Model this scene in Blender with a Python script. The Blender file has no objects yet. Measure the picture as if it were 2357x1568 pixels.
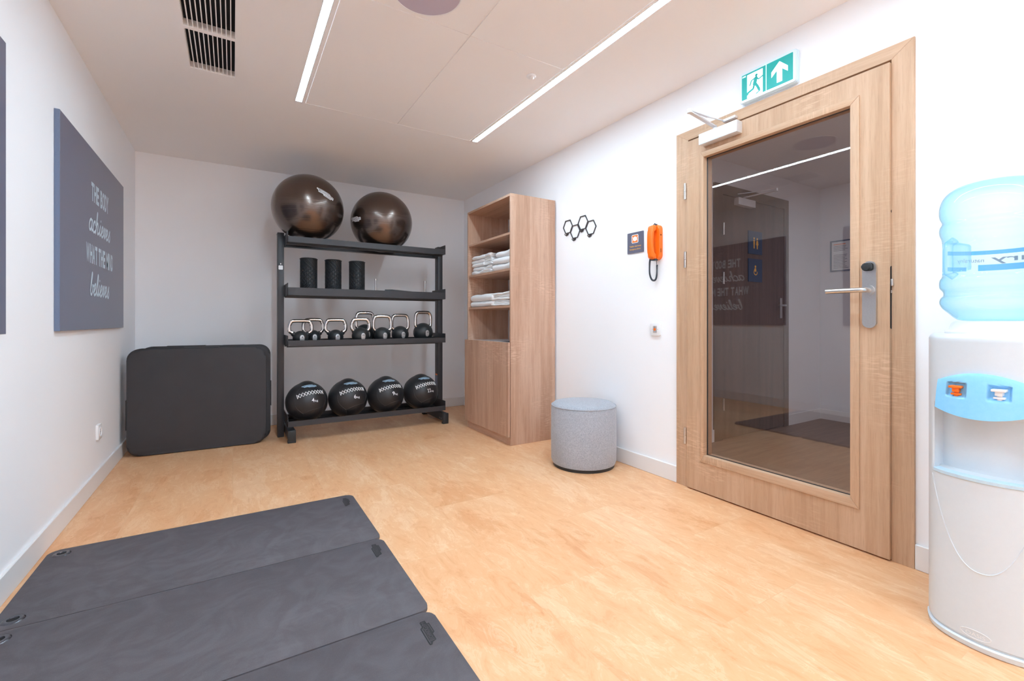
import bpy, bmesh, math, random
from mathutils import Vector, Matrix, noise
random.seed(7)
sc = bpy.context.scene
PI = math.pi

# ------------------------------------------------------------------ camera
cam = bpy.data.cameras.new('camera'); co = bpy.data.objects.new('camera', cam)
sc.collection.objects.link(co); sc.camera = co
cam.sensor_width = 36; cam.lens = 36 * 1050.5 / 2357
cam.shift_y = -(784 - 740) / 2357
cam.clip_start = 0.02
co.location = (0, 0, 1.0)
co.rotation_euler = (PI / 2, 0, -math.radians(31.45))

# ------------------------------------------------------------------ view + world
sc.view_settings.view_transform = 'Standard'; sc.view_settings.look = 'None'
sc.view_settings.gamma = 1; sc.view_settings.use_curve_mapping = False
sc.view_settings.exposure = 0.26
w = bpy.data.worlds.new('world'); sc.world = w; w.use_nodes = True
w.node_tree.nodes['Background'].inputs[0].default_value = (.5, .55, .6, 1)
w.node_tree.nodes['Background'].inputs[1].default_value = 0.05
LED = 62.0          # strength of the two ceiling strips
sc.cycles.max_bounces = 18; sc.cycles.diffuse_bounces = 14; sc.cycles.transparent_max_bounces = 16

def area(name, loc, sx, sy, power, col, rot=(0, 0, 0)):
    l = bpy.data.lights.new(name, 'AREA'); l.shape = 'RECTANGLE'; l.size = sx; l.size_y = sy
    l.energy = power; l.color = col
    o = bpy.data.objects.new(name, l); sc.collection.objects.link(o)
    o.location = loc; o.rotation_euler = rot
    return o
area('corridor_lamp', (3.6, 0.2, 2.33), .3, 1.2, 20, (.92, .95, 1))

# ------------------------------------------------------------------ room numbers
XR, XL, YB, YF, H = 2.357, -.705, 4.955, -3.4, 2.44
SY = -3.0              # near end of the light strips, lengthened unseen behind the camera for frontal fill
def F(y, z, X):                 # a point measured on the right wall, carried to the plane x = X
    k = X / 2.357
    return y * k, 1 + (z - 1) * k

# ------------------------------------------------------------------ materials
def srgb(r, g, b):
    f = lambda c: (c / 255 / 12.92) if c / 255 <= .04045 else ((c / 255 + .055) / 1.055) ** 2.4
    return (f(r), f(g), f(b), 1)
def mat(name, col, rough=.5, metal=0., spec=.5, coat=0., emit=0., sheen=0.):
    m = bpy.data.materials.new(name); m.use_nodes = True
    p = m.node_tree.nodes['Principled BSDF']
    p.inputs['Base Color'].default_value = col
    p.inputs['Roughness'].default_value = rough
    p.inputs['Metallic'].default_value = metal
    p.inputs['Specular IOR Level'].default_value = spec
    p.inputs['Coat Weight'].default_value = coat
    p.inputs['Sheen Weight'].default_value = sheen
    if emit:
        p.inputs['Emission Color'].default_value = col; p.inputs['Emission Strength'].default_value = emit
    return m
def N(m, t, **kw):
    n = m.node_tree.nodes.new(t)
    for k, v in kw.items():
        if k in n.inputs.keys() if hasattr(n.inputs, 'keys') else False: n.inputs[k].default_value = v
        else: setattr(n, k, v)
    return n
def L(m, a, b): m.node_tree.links.new(a, b)
def P(m): return m.node_tree.nodes['Principled BSDF']
def coords(m, scale=(1, 1, 1), rot=(0, 0, 0)):
    tc = N(m, 'ShaderNodeTexCoord'); mp = N(m, 'ShaderNodeMapping')
    mp.inputs['Scale'].default_value = scale; mp.inputs['Rotation'].default_value = rot
    L(m, tc.outputs['Object'], mp.inputs[0]); return mp.outputs[0]
def nz(m, vec, scale, detail=4, rough=.55, dist=0.):
    n = N(m, 'ShaderNodeTexNoise'); n.inputs['Scale'].default_value = scale
    n.inputs['Detail'].default_value = detail; n.inputs['Roughness'].default_value = rough
    n.inputs['Distortion'].default_value = dist
    L(m, vec, n.inputs['Vector']); return n.outputs['Fac']
def ramp(m, fac, stops):
    r = N(m, 'ShaderNodeValToRGB'); L(m, fac, r.inputs[0])
    e = r.color_ramp.elements
    while len(e) < len(stops): e.new(.5)
    for el, (p, c) in zip(e, stops): el.position = p; el.color = c if len(c) == 4 else (*c, 1)
    return r.outputs[0]
def mix(m, fac, a, b, mode='MIX'):
    x = N(m, 'ShaderNodeMix'); x.data_type = 'RGBA'; x.blend_type = mode
    for s, v in ((x.inputs[0], fac), (x.inputs[6], a), (x.inputs[7], b)):
        if isinstance(v, (int, float)): s.default_value = v
        elif isinstance(v, tuple): s.default_value = v
        else: L(m, v, s)
    return x.outputs[2]
def bump(m, h, strength=.2, dist=.002):
    b = N(m, 'ShaderNodeBump'); b.inputs['Strength'].default_value = strength; b.inputs['Distance'].default_value = dist
    L(m, h, b.inputs['Height']); L(m, b.outputs[0], P(m).inputs['Normal'])
G = lambda v: (v, v, v, 1)

def wall_mat(name, c):
    m = mat(name, c, .75, spec=.25); v = coords(m)
    h = nz(m, v, 260, 3); bump(m, h, .12, .0006)
    s = nz(m, v, 1.4, 2); L(m, mix(m, ramp(m, s, [(.35, G(0)), (.7, G(1))]), c, tuple(x * .985 for x in c[:3]) + (1,)), P(m).inputs['Base Color'])
    return m
M = {}
M['wall'] = wall_mat('wall_paint', (.91, .915, .94, 1))
M['ceil'] = wall_mat('ceiling_paint', (.93, .915, .91, 1))
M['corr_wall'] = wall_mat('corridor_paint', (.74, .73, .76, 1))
M['base'] = mat('baseboard_white', (.80, .79, .79, 1), .4)
v = coords(M['base']); bump(M['base'], nz(M['base'], v, 60), .03)

def oak(name, light, mid, dark, axis='z', saw=.25, rough=.48):
    # grain runs along the given axis
    m = mat(name, mid, rough, spec=.35)
    along = {'z': (1, 1, .045), 'y': (1, .045, 1), 'x': (.045, 1, 1)}[axis]
    v = coords(m, along)
    big = nz(m, v, 9, 3, .5, .35); fine = nz(m, v, 70, 5, .7, .2)
    pore = nz(m, coords(m, {'z': (1, 1, .03), 'y': (1, .03, 1), 'x': (.03, 1, 1)}[axis]), 420, 3)
    c = ramp(m, big, [(.28, dark), (.47, mid), (.60, light), (.75, mid)])
    c = mix(m, .45, c, ramp(m, fine, [(.3, dark), (.5, mid), (.72, light)]))
    c = mix(m, ramp(m, pore, [(.30, G(.28)), (.44, G(0))]), c, tuple(x * .62 for x in dark[:3]) + (1,))
    across = {'z': (.12, .12, 1), 'y': (.12, 1, .12), 'x': (1, .12, .12)}[axis]
    sw = nz(m, coords(m, across), 150, 2); patch = nz(m, coords(m), 2.6, 2)
    f = N(m, 'ShaderNodeMath', operation='MULTIPLY'); 
    L(m, ramp(m, sw, [(.5, G(0)), (.62, G(1))]), f.inputs[0]); L(m, ramp(m, patch, [(.52, G(0)), (.66, G(saw * 1.6))]), f.inputs[1])
    c = mix(m, f.outputs[0], c, tuple(min(1, x * 1.25) for x in light[:3]) + (1,))
    L(m, c, P(m).inputs['Base Color']); bump(m, fine, .12, .001)
    return m
M['oak_door'] = oak('oak_door', srgb(206, 173, 145), srgb(192, 157, 127), srgb(170, 134, 104))
M['oak_door_h'] = oak('oak_door_horizontal', srgb(206, 173, 145), srgb(192, 157, 127), srgb(170, 134, 104), 'y')
M['oak_cab'] = oak('oak_cabinet', srgb(212, 178, 156), srgb(192, 154, 130), srgb(162, 124, 100))
M['oak_shelf'] = oak('oak_shelf', srgb(212, 178, 156), srgb(192, 154, 130), srgb(162, 124, 100), 'y')
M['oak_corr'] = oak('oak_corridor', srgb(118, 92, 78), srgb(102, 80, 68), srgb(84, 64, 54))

def floor_mat():
    m = mat('wood_look_floor', (.8, .5, .3, 1), .42, spec=.4)
    tc = N(m, 'ShaderNodeTexCoord')
    # planks: 0.46 m wide, 0.92 m long, each shifts the pattern
    bt = N(m, 'ShaderNodeTexBrick'); mp = N(m, 'ShaderNodeMapping'); mp.inputs['Rotation'].default_value = (0, 0, PI / 2)
    L(m, tc.outputs['Object'], mp.inputs[0]); L(m, mp.outputs[0], bt.inputs['Vector'])
    bt.inputs['Scale'].default_value = 1; bt.inputs['Brick Width'].default_value = .92; bt.inputs['Row Height'].default_value = .46
    bt.inputs['Mortar Size'].default_value = .0012; bt.inputs['Color1'].default_value = G(0); bt.inputs['Color2'].default_value = G(1); bt.inputs['Bias'].default_value = 0
    off = N(m, 'ShaderNodeVectorMath', operation='MULTIPLY_ADD')
    L(m, bt.outputs['Color'], off.inputs[0]); off.inputs[1].default_value = (3.1, 1.7, 5.3); L(m, tc.outputs['Object'], off.inputs[2])
    def vv(s):
        q = N(m, 'ShaderNodeMapping'); q.inputs['Scale'].default_value = s; L(m, off.outputs[0], q.inputs[0]); return q.outputs[0]
    big = nz(m, vv((1, .34, 1)), 3.4, 11, .70, .55)
    mid = nz(m, vv((1, .36, 1)), 15, 9, .76, .9)
    fine = nz(m, vv((1, .10, 1)), 90, 4, .7, .4)
    A, B, C, D = srgb(227, 170, 124), srgb(231, 179, 134), srgb(240, 198, 158), srgb(214, 150, 102)
    c = ramp(m, big, [(.36, D), (.415, D), (.43, A), (.52, B), (.565, B), (.575, C), (.64, C), (.66, B)])
    c = mix(m, .5, c, ramp(m, mid, [(.37, D), (.44, A), (.50, B), (.545, B), (.555, C), (.61, C), (.625, A)]))
    c = mix(m, ramp(m, fine, [(.30, G(.45)), (.42, G(0))]), c, srgb(214, 152, 106))
    c = mix(m, ramp(m, bt.outputs['Fac'], [(0, G(0)), (1, G(.35))]), c, srgb(214, 170, 130))
    L(m, c, P(m).inputs['Base Color']); bump(m, fine, .06, .001)
    L(m, ramp(m, mid, [(.3, G(.36)), (.7, G(.5))]), P(m).inputs['Roughness'])
    return m
M['floor'] = floor_mat()
def corr_floor():
    m = mat('corridor_plank_floor', (.3, .2, .15, 1), .4)
    v = coords(m)
    bt = N(m, 'ShaderNodeTexBrick'); L(m, v, bt.inputs['Vector']); bt.inputs['Scale'].default_value = 1
    bt.inputs['Brick Width'].default_value = 1.2; bt.inputs['Row Height'].default_value = .18; bt.inputs['Mortar Size'].default_value = .0015
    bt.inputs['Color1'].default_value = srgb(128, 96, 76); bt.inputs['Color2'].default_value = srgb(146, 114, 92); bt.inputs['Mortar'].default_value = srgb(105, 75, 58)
    g = nz(m, coords(m, (.12, 1, 1)), 22, 5, .65, .4)
    L(m, mix(m, .6, bt.outputs['Color'], ramp(m, g, [(.3, srgb(110, 78, 60)), (.7, srgb(154, 122, 98))])), P(m).inputs['Base Color'])
    return m
M['corr_floor'] = corr_floor()

def speck(name, c, c2, scale, rough, bstr=.2, bdist=.001, **kw):
    m = mat(name, c, rough, **kw); v = coords(m); f = nz(m, v, scale, 4, .7)
    L(m, mix(m, ramp(m, f, [(.38, G(0)), (.62, G(1))]), c, c2), P(m).inputs['Base Color']); bump(m, f, bstr, bdist)
    return m
M['black_metal'] = speck('black_powder_coat', (.030, .030, .035, 1), (.045, .043, .048, 1), 600, .42, .08)
M['rubber'] = speck('black_rubber', (.016, .018, .020, 1), (.024, .026, .028, 1), 300, .42, .06)
M['roller'] = speck('roller_foam', (.012, .013, .015, 1), (.02, .021, .024, 1), 400, .45, .05)
M['chrome'] = speck('polished_steel', (.80, .79, .78, 1), (.72, .71, .70, 1), 90, .12, .01, metal=1)
M['steel'] = speck('brushed_steel', (.66, .64, .62, 1), (.60, .58, .57, 1), 300, .30, .03, metal=1)
M['gunmetal'] = speck('gunmetal', (.16, .16, .18, 1), (.13, .13, .15, 1), 200, .25, .02, metal=.9)
M['alu'] = speck('silver_paint', (.78, .79, .82, 1), (.74, .75, .78, 1), 500, .35, .03, metal=.25)
M['plate'] = speck('weight_plate_label', (.55, .52, .52, 1), (.48, .46, .46, 1), 200, .4, .02, metal=.3)
M['ink'] = mat('dark_print', (.015, .016, .02, 1), .5)
M['white_print'] = mat('white_print', (.85, .87, .9, 1), .5)
M['poster'] = speck('poster_slate', srgb(92, 96, 118), srgb(97, 101, 123), 700, .33, .03, spec=.8)
M['poster_edge'] = speck('poster_edge', srgb(104, 118, 146), srgb(110, 124, 150), 500, .4, .03)
M['poster_txt'] = mat('poster_lettering', srgb(208, 226, 238), .5)
M['orange'] = speck('orange_plastic', srgb(246, 118, 22), srgb(242, 112, 18), 200, .35, .02)
M['orange_print'] = mat('orange_print', srgb(240, 125, 40), .5)
M['white_plastic'] = speck('white_plastic', (.84, .845, .86, 1), (.82, .825, .84, 1), 120, .35, .02)
M['cooler_white'] = speck('cooler_white', (.64, .70, .75, 1), (.63, .69, .74, 1), 60, .34, .01)
M['cooler_blue'] = speck('cooler_blue', srgb(140, 202, 242), srgb(134, 198, 241), 60, .35, .01)
M['tray_blue'] = speck('tray_blue', srgb(196, 226, 246), srgb(188, 220, 244), 60, .3, .01)
M['cord'] = mat('cord_black', (.03, .04, .055, 1), .4)
M['dark'] = mat('dark_void', (.006, .006, .008, 1), .8)
M['duct'] = mat('duct_dark', (.006, .007, .010, 1), .9)
M['grey_plate'] = speck('grey_sign_plate', srgb(100, 102, 120), srgb(104, 106, 124), 400, .3, .02)
M['navy'] = mat('navy_sign', srgb(38, 62, 96), .35)
M['gold'] = mat('gold_print', srgb(250, 185, 70), .5)
M['towel'] = speck('towel_white', (.92, .92, .93, 1), (.84, .84, .85, 1), 160, .95, .7, .003, sheen=.3)
M['speaker'] = speck('speaker_cloth', srgb(196, 186, 200), srgb(188, 178, 194), 500, .8, .1)
M['counter_white'] = speck('counter_white', (.8, .8, .82, 1), (.78, .78, .8, 1), 100, .4, .01)

def ball_mat():
    m = mat('pearl_brown_vinyl', (.15, .115, .10, 1), .27, metal=.92, spec=.6, coat=.35)
    P(m).inputs['Coat Roughness'].default_value = .14
    v = coords(m); f = nz(m, v, 900, 2)
    L(m, mix(m, ramp(m, f, [(.4, G(0)), (.65, G(1))]), (.115, .085, .072, 1), (.185, .14, .118, 1)), P(m).inputs['Base Color'])
    # moulded rings round the ball
    wv = N(m, 'ShaderNodeTexWave', bands_direction='Z'); wv.inputs['Scale'].default_value = 4.2
    L(m, v, wv.inputs['Vector']); bump(m, ramp(m, wv.outputs['Fac'], [(0, G(0)), (.02, G(1)), (.98, G(1)), (1, G(.6))]), .25, .002)
    return m
M['ball'] = ball_mat()
def leather():
    m = mat('black_leatherette', (.022, .021, .023, 1), .36, spec=.5); v = coords(m)
    vo = N(m, 'ShaderNodeTexVoronoi'); vo.inputs['Scale'].default_value = 420; L(m, v, vo.inputs['Vector'])
    bump(m, vo.outputs['Distance'], .18, .0012)
    L(m, mix(m, nz(m, v, 14, 3), (.018, .017, .019, 1), (.028, .026, .028, 1)), P(m).inputs['Base Color'])
    return m
M['leather'] = leather()
def mat_mat():
    m = mat('exercise_mat_foam', (.13, .125, .14, 1), .68, spec=.35); v = coords(m)
    a = nz(m, coords(m, (.5, 2.2, 1)), 3.2, 6, .7, .8); b = nz(m, v, 420, 3, .8)
    wv = N(m, 'ShaderNodeTexNoise'); wv.inputs['Scale'].default_value = 5; wv.inputs['Distortion'].default_value = 3; wv.inputs['Detail'].default_value = 6
    L(m, v, wv.inputs['Vector'])
    c = ramp(m, a, [(.3, srgb(80, 74, 77)), (.55, srgb(89, 83, 87)), (.75, srgb(104, 98, 102))])
    c = mix(m, .4, c, ramp(m, wv.outputs['Fac'], [(.4, srgb(86, 82, 86)), (.62, srgb(104, 102, 107))]))
    c = mix(m, ramp(m, b, [(.55, G(0)), (.75, G(.35))]), c, srgb(130, 127, 132))
    L(m, c, P(m).inputs['Base Color']); bump(m, b, .35, .001)
    return m
M['mat'] = mat_mat()
def pad():
    m = mat('padded_nylon', (.045, .043, .047, 1), .62, spec=.4); v = coords(m)
    wv = N(m, 'ShaderNodeTexWave', bands_direction='X'); wv.inputs['Scale'].default_value = 90; L(m, v, wv.inputs['Vector'])
    big = nz(m, v, 7, 3)
    L(m, mix(m, big, (.040, .038, .042, 1), (.050, .048, .052, 1)), P(m).inputs['Base Color'])
    bump(m, mix(m, .75, wv.outputs['Color'], big), .22, .0025)
    return m
M['pad'] = pad()
M['pad_edge'] = speck('pad_piping', (.02, .02, .023, 1), (.03, .03, .033, 1), 200, .5, .05)
def felt():
    m = mat('grey_wool', (.42, .44, .47, 1), .95, sheen=.3); v = coords(m)
    a = nz(m, v, 170, 4, .8, 1.0); b = nz(m, v, 26, 4, .7)
    c = mix(m, ramp(m, a, [(.36, G(0)), (.62, G(1))]), srgb(140, 144, 154), srgb(184, 188, 196))
    c = mix(m, ramp(m, b, [(.4, G(0)), (.7, G(.3))]), c, srgb(154, 157, 166))
    L(m, c, P(m).inputs['Base Color']); bump(m, a, .5, .002)
    return m
M['felt'] = felt()

def emis(name, col, s):
    m = bpy.data.materials.new(name); m.use_nodes = True; nt = m.node_tree
    for n in list(nt.nodes): nt.nodes.remove(n)
    e = nt.nodes.new('ShaderNodeEmission'); o = nt.nodes.new('ShaderNodeOutputMaterial')
    e.inputs[0].default_value = col; e.inputs[1].default_value = s; nt.links.new(e.outputs[0], o.inputs[0])
    return m
M['led'] = emis('led_diffuser', (.76, 1.01, 1.19, 1), LED)
M['exit_green'] = mat('exit_green', srgb(18, 150, 146), .4, emit=.38)
M['exit_white'] = mat('exit_white', (.9, .97, 1, 1), .4, emit=1.3)
M['exit_case'] = mat('exit_case', (.66, .78, .86, 1), .25, emit=.12)

def pane(name, tint, ior, rough=0., edge=None, frost=0.):
    m = bpy.data.materials.new(name); m.use_nodes = True; nt = m.node_tree
    for n in list(nt.nodes): nt.nodes.remove(n)
    o = nt.nodes.new('ShaderNodeOutputMaterial'); t = nt.nodes.new('ShaderNodeBsdfTransparent')
    g = nt.nodes.new('ShaderNodeBsdfGlossy'); g.inputs['Roughness'].default_value = rough
    f0 = ((ior - 1) / (ior + 1)) ** 2
    lf_ = nt.nodes.new('ShaderNodeLayerWeight'); lf_.inputs[0].default_value = .5
    pw = nt.nodes.new('ShaderNodeMath'); pw.operation = 'POWER'; pw.inputs[1].default_value = 5; nt.links.new(lf_.outputs['Facing'], pw.inputs[0])
    fr = nt.nodes.new('ShaderNodeMath'); fr.operation = 'MULTIPLY_ADD'; fr.inputs[1].default_value = 1 - f0; fr.inputs[2].default_value = f0; nt.links.new(pw.outputs[0], fr.inputs[0])
    mx = nt.nodes.new('ShaderNodeMixShader')
    t.inputs[0].default_value = tint
    if edge:
        lw = nt.nodes.new('ShaderNodeLayerWeight'); lw.inputs[0].default_value = .45
        c = nt.nodes.new('ShaderNodeMix'); c.data_type = 'RGBA'; c.inputs[6].default_value = tint; c.inputs[7].default_value = edge
        nt.links.new(lw.outputs['Facing'], c.inputs[0]); nt.links.new(c.outputs[2], t.inputs[0])
    base = t.outputs[0]
    if frost:
        d = nt.nodes.new('ShaderNodeBsdfDiffuse'); d.inputs[0].default_value = (.70, .90, 1, 1)
        tr = nt.nodes.new('ShaderNodeBsdfTranslucent'); tr.inputs[0].default_value = (.70, .90, 1, 1)
        a = nt.nodes.new('ShaderNodeMixShader'); a.inputs[0].default_value = .5
        nt.links.new(d.outputs[0], a.inputs[1]); nt.links.new(tr.outputs[0], a.inputs[2])
        b = nt.nodes.new('ShaderNodeMixShader'); b.inputs[0].default_value = frost
        nt.links.new(t.outputs[0], b.inputs[1]); nt.links.new(a.outputs[0], b.inputs[2]); base = b.outputs[0]
    nt.links.new(fr.outputs[0], mx.inputs[0]); nt.links.new(base, mx.inputs[1]); nt.links.new(g.outputs[0], mx.inputs[2])
    nt.links.new(mx.outputs[0], o.inputs[0])
    return m
M['glass'] = pane('door_glass', (.92, .90, .90, 1), 1.80)
M['bottle'] = pane('bottle_plastic', (.955, .988, 1, 1), 1.35, .05, (.42, .82, .98, 1), .16)
M['bottle_tint'] = mat('bottle_label_blue', srgb(20, 175, 238), .5)

# ------------------------------------------------------------------ mesh helpers
def box(bm, x0, x1, y0, y1, z0, z1, bev=0., seg=2):
    r = bmesh.ops.create_cube(bm, size=1)
    for q in r['verts']:
        q.co = Vector(((x0 + x1) / 2 + q.co.x * (x1 - x0), (y0 + y1) / 2 + q.co.y * (y1 - y0), (z0 + z1) / 2 + q.co.z * (z1 - z0)))
    if bev:
        es = list({e for q in r['verts'] for e in q.link_edges})
        r = bmesh.ops.bevel(bm, geom=es, offset=min(bev, .49 * min(abs(x1 - x0), abs(y1 - y0), abs(z1 - z0))), segments=seg, profile=.5, affect='EDGES')
    return r['verts']
def frame3(d):
    d = Vector(d).normalized(); a = Vector((0, 0, 1)) if abs(d.z) < .9 else Vector((1, 0, 0))
    u = d.cross(a).normalized(); return u, d.cross(u).normalized()
def tube(bm, pts, r, n=12, closed=False, caps=True):
    pts = [Vector(p) for p in pts]; k = len(pts); rr = r if isinstance(r, (list, tuple)) else [r] * k
    rings = []; pu = None
    for i, p in enumerate(pts):
        a = pts[(i - 1) % k] if (closed or i) else p; b = pts[(i + 1) % k] if (closed or i < k - 1) else p
        d = (b - a).normalized()
        if pu is None: u, _ = frame3(d)
        else:
            u = pu - d * pu.dot(d)
            u = u.normalized() if u.length > 1e-6 else frame3(d)[0]
        pu = u; v_ = d.cross(u)
        rings.append([bm.verts.new(p + (u * math.cos(2 * PI * j / n) + v_ * math.sin(2 * PI * j / n)) * rr[i]) for j in range(n)])
    for i in range(k if closed else k - 1):
        A, B = rings[i], rings[(i + 1) % k]
        for j in range(n): bm.faces.new((A[j], A[(j + 1) % n], B[(j + 1) % n], B[j]))
    if caps and not closed:
        bm.faces.new(rings[0][::-1]); bm.faces.new(rings[-1])
def cyl(bm, a, b, r, n=24, r2=None): tube(bm, [a, b], [r, r2 if r2 is not None else r], n)
def lathe(bm, prof, c=(0, 0, 0), n=48, fn=None):
    # prof: list of (r, z); fn(r, z, angle) may change r
    rows = []
    for r, z in prof:
        if r < 1e-6: rows.append([bm.verts.new((c[0], c[1], c[2] + z))])
        else:
            row = []
            for j in range(n):
                a = 2 * PI * j / n; q = fn(r, z, a) if fn else r
                row.append(bm.verts.new((c[0] + q * math.cos(a), c[1] + q * math.sin(a), c[2] + z)))
            rows.append(row)
    for A, B in zip(rows, rows[1:]):
        for j in range(n):
            j2 = (j + 1) % n
            if len(A) == 1 and len(B) == 1: continue
            if len(A) == 1: bm.faces.new((A[0], B[j2], B[j]))
            elif len(B) == 1: bm.faces.new((A[j], A[j2], B[0]))
            else: bm.faces.new((A[j], A[j2], B[j2], B[j]))
def sphere(bm, c, r, n=32, sc_=(1, 1, 1)):
    q = bmesh.ops.create_uvsphere(bm, u_segments=n, v_segments=n // 2, radius=r)
    for p in q['verts']: p.co = Vector((p.co.x * sc_[0], p.co.y * sc_[1], p.co.z * sc_[2])) + Vector(c)
def rrect(w_, h_, r, seg=6, cx=0, cy=0):
    pts = []
    for sx, sy, a0 in ((1, 1, 0), (-1, 1, 90), (-1, -1, 180), (1, -1, 270)):
        for k in range(seg + 1):
            a = math.radians(a0 + 90 * k / seg)
            pts.append((cx + sx * (w_ / 2 - r) + r * math.cos(a), cy + sy * (h_ / 2 - r) + r * math.sin(a)))
    return pts
def circle(r, n=24, cx=0, cy=0): return [(cx + r * math.cos(2 * PI * k / n), cy + r * math.sin(2 * PI * k / n)) for k in range(n)]
class Fr:                       # a 2-D drawing plane in space: origin, right, up; normal points to the reader
    def __init__(s, o, r, u): s.o = Vector(o); s.r = Vector(r).normalized(); s.u = Vector(u).normalized(); s.n = s.r.cross(s.u)
    def __call__(s, x, y, d=0): return s.o + s.r * x + s.u * y + s.n * d
class Ball:                     # the same on a sphere
    def __init__(s, c, R, f, up=(0, 0, 1), roll=0):
        s.c = Vector(c); s.R = R; s.f = Vector(f).normalized(); s.r = Vector(up).cross(s.f).normalized(); s.u = s.f.cross(s.r)
        q = Matrix.Rotation(roll, 3, s.f); s.r = q @ s.r; s.u = q @ s.u
    def __call__(s, x, y, d=0):
        a, b = x / s.R, y / s.R
        return s.c + ((s.f * math.cos(a) + s.r * math.sin(a)) * math.cos(b) + s.u * math.sin(b)) * (s.R + d)
def prism(bm, fr, pts, d0, d1, bev=0., seg=2):
    ar = sum(a[0] * b[1] - b[0] * a[1] for a, b in zip(pts, pts[1:] + pts[:1]))
    if ar < 0: pts = pts[::-1]
    A = [bm.verts.new(fr(x, y, d0)) for x, y in pts]; B = [bm.verts.new(fr(x, y, d1)) for x, y in pts]
    n = len(pts); bm.faces.new(A[::-1]); top = bm.faces.new(B)
    for i in range(n): bm.faces.new((A[i], A[(i + 1) % n], B[(i + 1) % n], B[i]))
    if bev: bmesh.ops.bevel(bm, geom=list(top.edges), offset=bev, segments=seg, profile=.5, affect='EDGES')
def flat(bm, fr, verts, faces, d):
    V = [bm.verts.new(fr(x, y, d)) for x, y in verts]
    for f in faces:
        try: bm.faces.new([V[i] for i in f])
        except ValueError: pass
_tc = {}
def text2d(s, bold=0.):
    k = (s, bold)
    if k in _tc: return _tc[k]
    cu = bpy.data.curves.new('t', 'FONT'); cu.body = s; cu.size = 1; cu.offset = bold; cu.resolution_u = 4
    o = bpy.data.objects.new('t', cu); sc.collection.objects.link(o)
    dg = bpy.context.evaluated_depsgraph_get(); me = bpy.data.meshes.new_from_object(o.evaluated_get(dg))
    vs = [(q.co.x, q.co.y) for q in me.vertices]; fs = [tuple(p.vertices) for p in me.polygons]
    bpy.data.objects.remove(o); bpy.data.meshes.remove(me); bpy.data.curves.remove(cu)
    _tc[k] = (vs, fs); return vs, fs
def text(bm, fr, s, x, y, w_, h_, d, bold=0., thick=0.):
    # fits the word into the box whose lower left corner is (x, y)
    vs, fs = text2d(s, bold)
    a, b = min(p[0] for p in vs), max(p[0] for p in vs); c, e = min(p[1] for p in vs), max(p[1] for p in vs)
    if w_ is None: w_ = h_ * (b - a) / (e - c)
    vs = [(x + (p[0] - a) / (b - a) * w_, y + (p[1] - c) / (e - c) * h_) for p in vs]
    flat(bm, fr, vs, fs, d)
def ribbon(bm, fr, pts, wd, d, k=8):
    # flat pen stroke with mitred joints and round ends, rising a hair along its length so that crossings stay clean
    n = len(pts); e = min(.00001, .0004 / n); L_, R_ = [], []
    for i, (x, y) in enumerate(pts):
        a = pts[max(0, i - 1)]; b = pts[min(n - 1, i + 1)]; l = math.hypot(b[0] - a[0], b[1] - a[1]) or 1
        nx, ny = -(b[1] - a[1]) / l * wd / 2, (b[0] - a[0]) / l * wd / 2
        L_.append(bm.verts.new(fr(x + nx, y + ny, d + e * i))); R_.append(bm.verts.new(fr(x - nx, y - ny, d + e * i)))
    for i in range(n - 1): bm.faces.new((R_[i], R_[i + 1], L_[i + 1], L_[i]))
    for i, o in ((0, 1), (n - 1, -1)):
        x, y = pts[i]; a = pts[i + o]; t0 = math.atan2(y - a[1], x - a[0])
        bm.faces.new([bm.verts.new(fr(x + wd / 2 * math.cos(t0 + PI * (j / 8 - .5)), y + wd / 2 * math.sin(t0 + PI * (j / 8 - .5)), d + e * i)) for j in range(9)])
def smooth_path(p, k=6, closed=False):
    out = []; n = len(p)
    for i in range(n if closed else n - 1):
        g = lambda j: p[j % n] if closed else p[max(0, min(n - 1, j))]
        p0, p1, p2, p3 = g(i - 1), g(i), g(i + 1), g(i + 2)
        for q in range(k):
            t = q / k
            out.append(tuple(.5 * (2 * b + (c - a) * t + (2 * a - 5 * b + 4 * c - e) * t * t + (3 * b - a - 3 * c + e) * t ** 3) for a, b, c, e in zip(p0, p1, p2, p3)))
    if not closed: out.append(tuple(p[-1]))
    return out

# ------------------------------------------------------------------ object helpers
def finish(bm, ang=35, recalc=True):
    if recalc: bmesh.ops.recalc_face_normals(bm, faces=bm.faces)
    for f in bm.faces: f.smooth = True
    for e in bm.edges:
        if len(e.link_faces) == 2: e.smooth = e.calc_face_angle(0) < math.radians(ang)
def props(o, label=None, cat=None, group=None, kind=None):
    for k, v_ in (('label', label), ('category', cat), ('group', group), ('kind', kind)):
        if v_: o[k] = v_
    return o
def thing(name, base, label, cat, group=None, kind=None):
    o = bpy.data.objects.new(name, None); sc.collection.objects.link(o); o.location = base; o.empty_display_size = .05
    o['_b'] = list(base); return props(o, label, cat, group, kind)
def obj(name, build, m, parent=None, base=None, ang=35, recalc=True, label=None):
    # build(bm) draws in world coordinates
    bm = bmesh.new(); build(bm); finish(bm, ang, recalc)
    if parent is not None: b = Vector(parent['_b'])
    else: b = Vector(base or (0, 0, 0))
    for q in bm.verts: q.co -= b
    me = bpy.data.meshes.new(name); bm.to_mesh(me); bm.free()
    ms = m if isinstance(m, list) else [m]
    for x in ms: me.materials.append(M[x])
    o = bpy.data.objects.new(name, me); sc.collection.objects.link(o)
    if parent is not None: o.parent = parent
    else: o.location = b
    o['_b'] = list(b)
    if label: o['label'] = label
    return o
def struct(name, build, m, parent=None, base=None, **k):
    o = obj(name, build, m, parent, base, **k)
    if parent is None: o['kind'] = 'structure'
    return o
LW = lambda y, z, x: Fr((x, y, z), (0, 1, 0), (0, 0, 1))      # drawing plane on the left wall, read from the room
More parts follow.
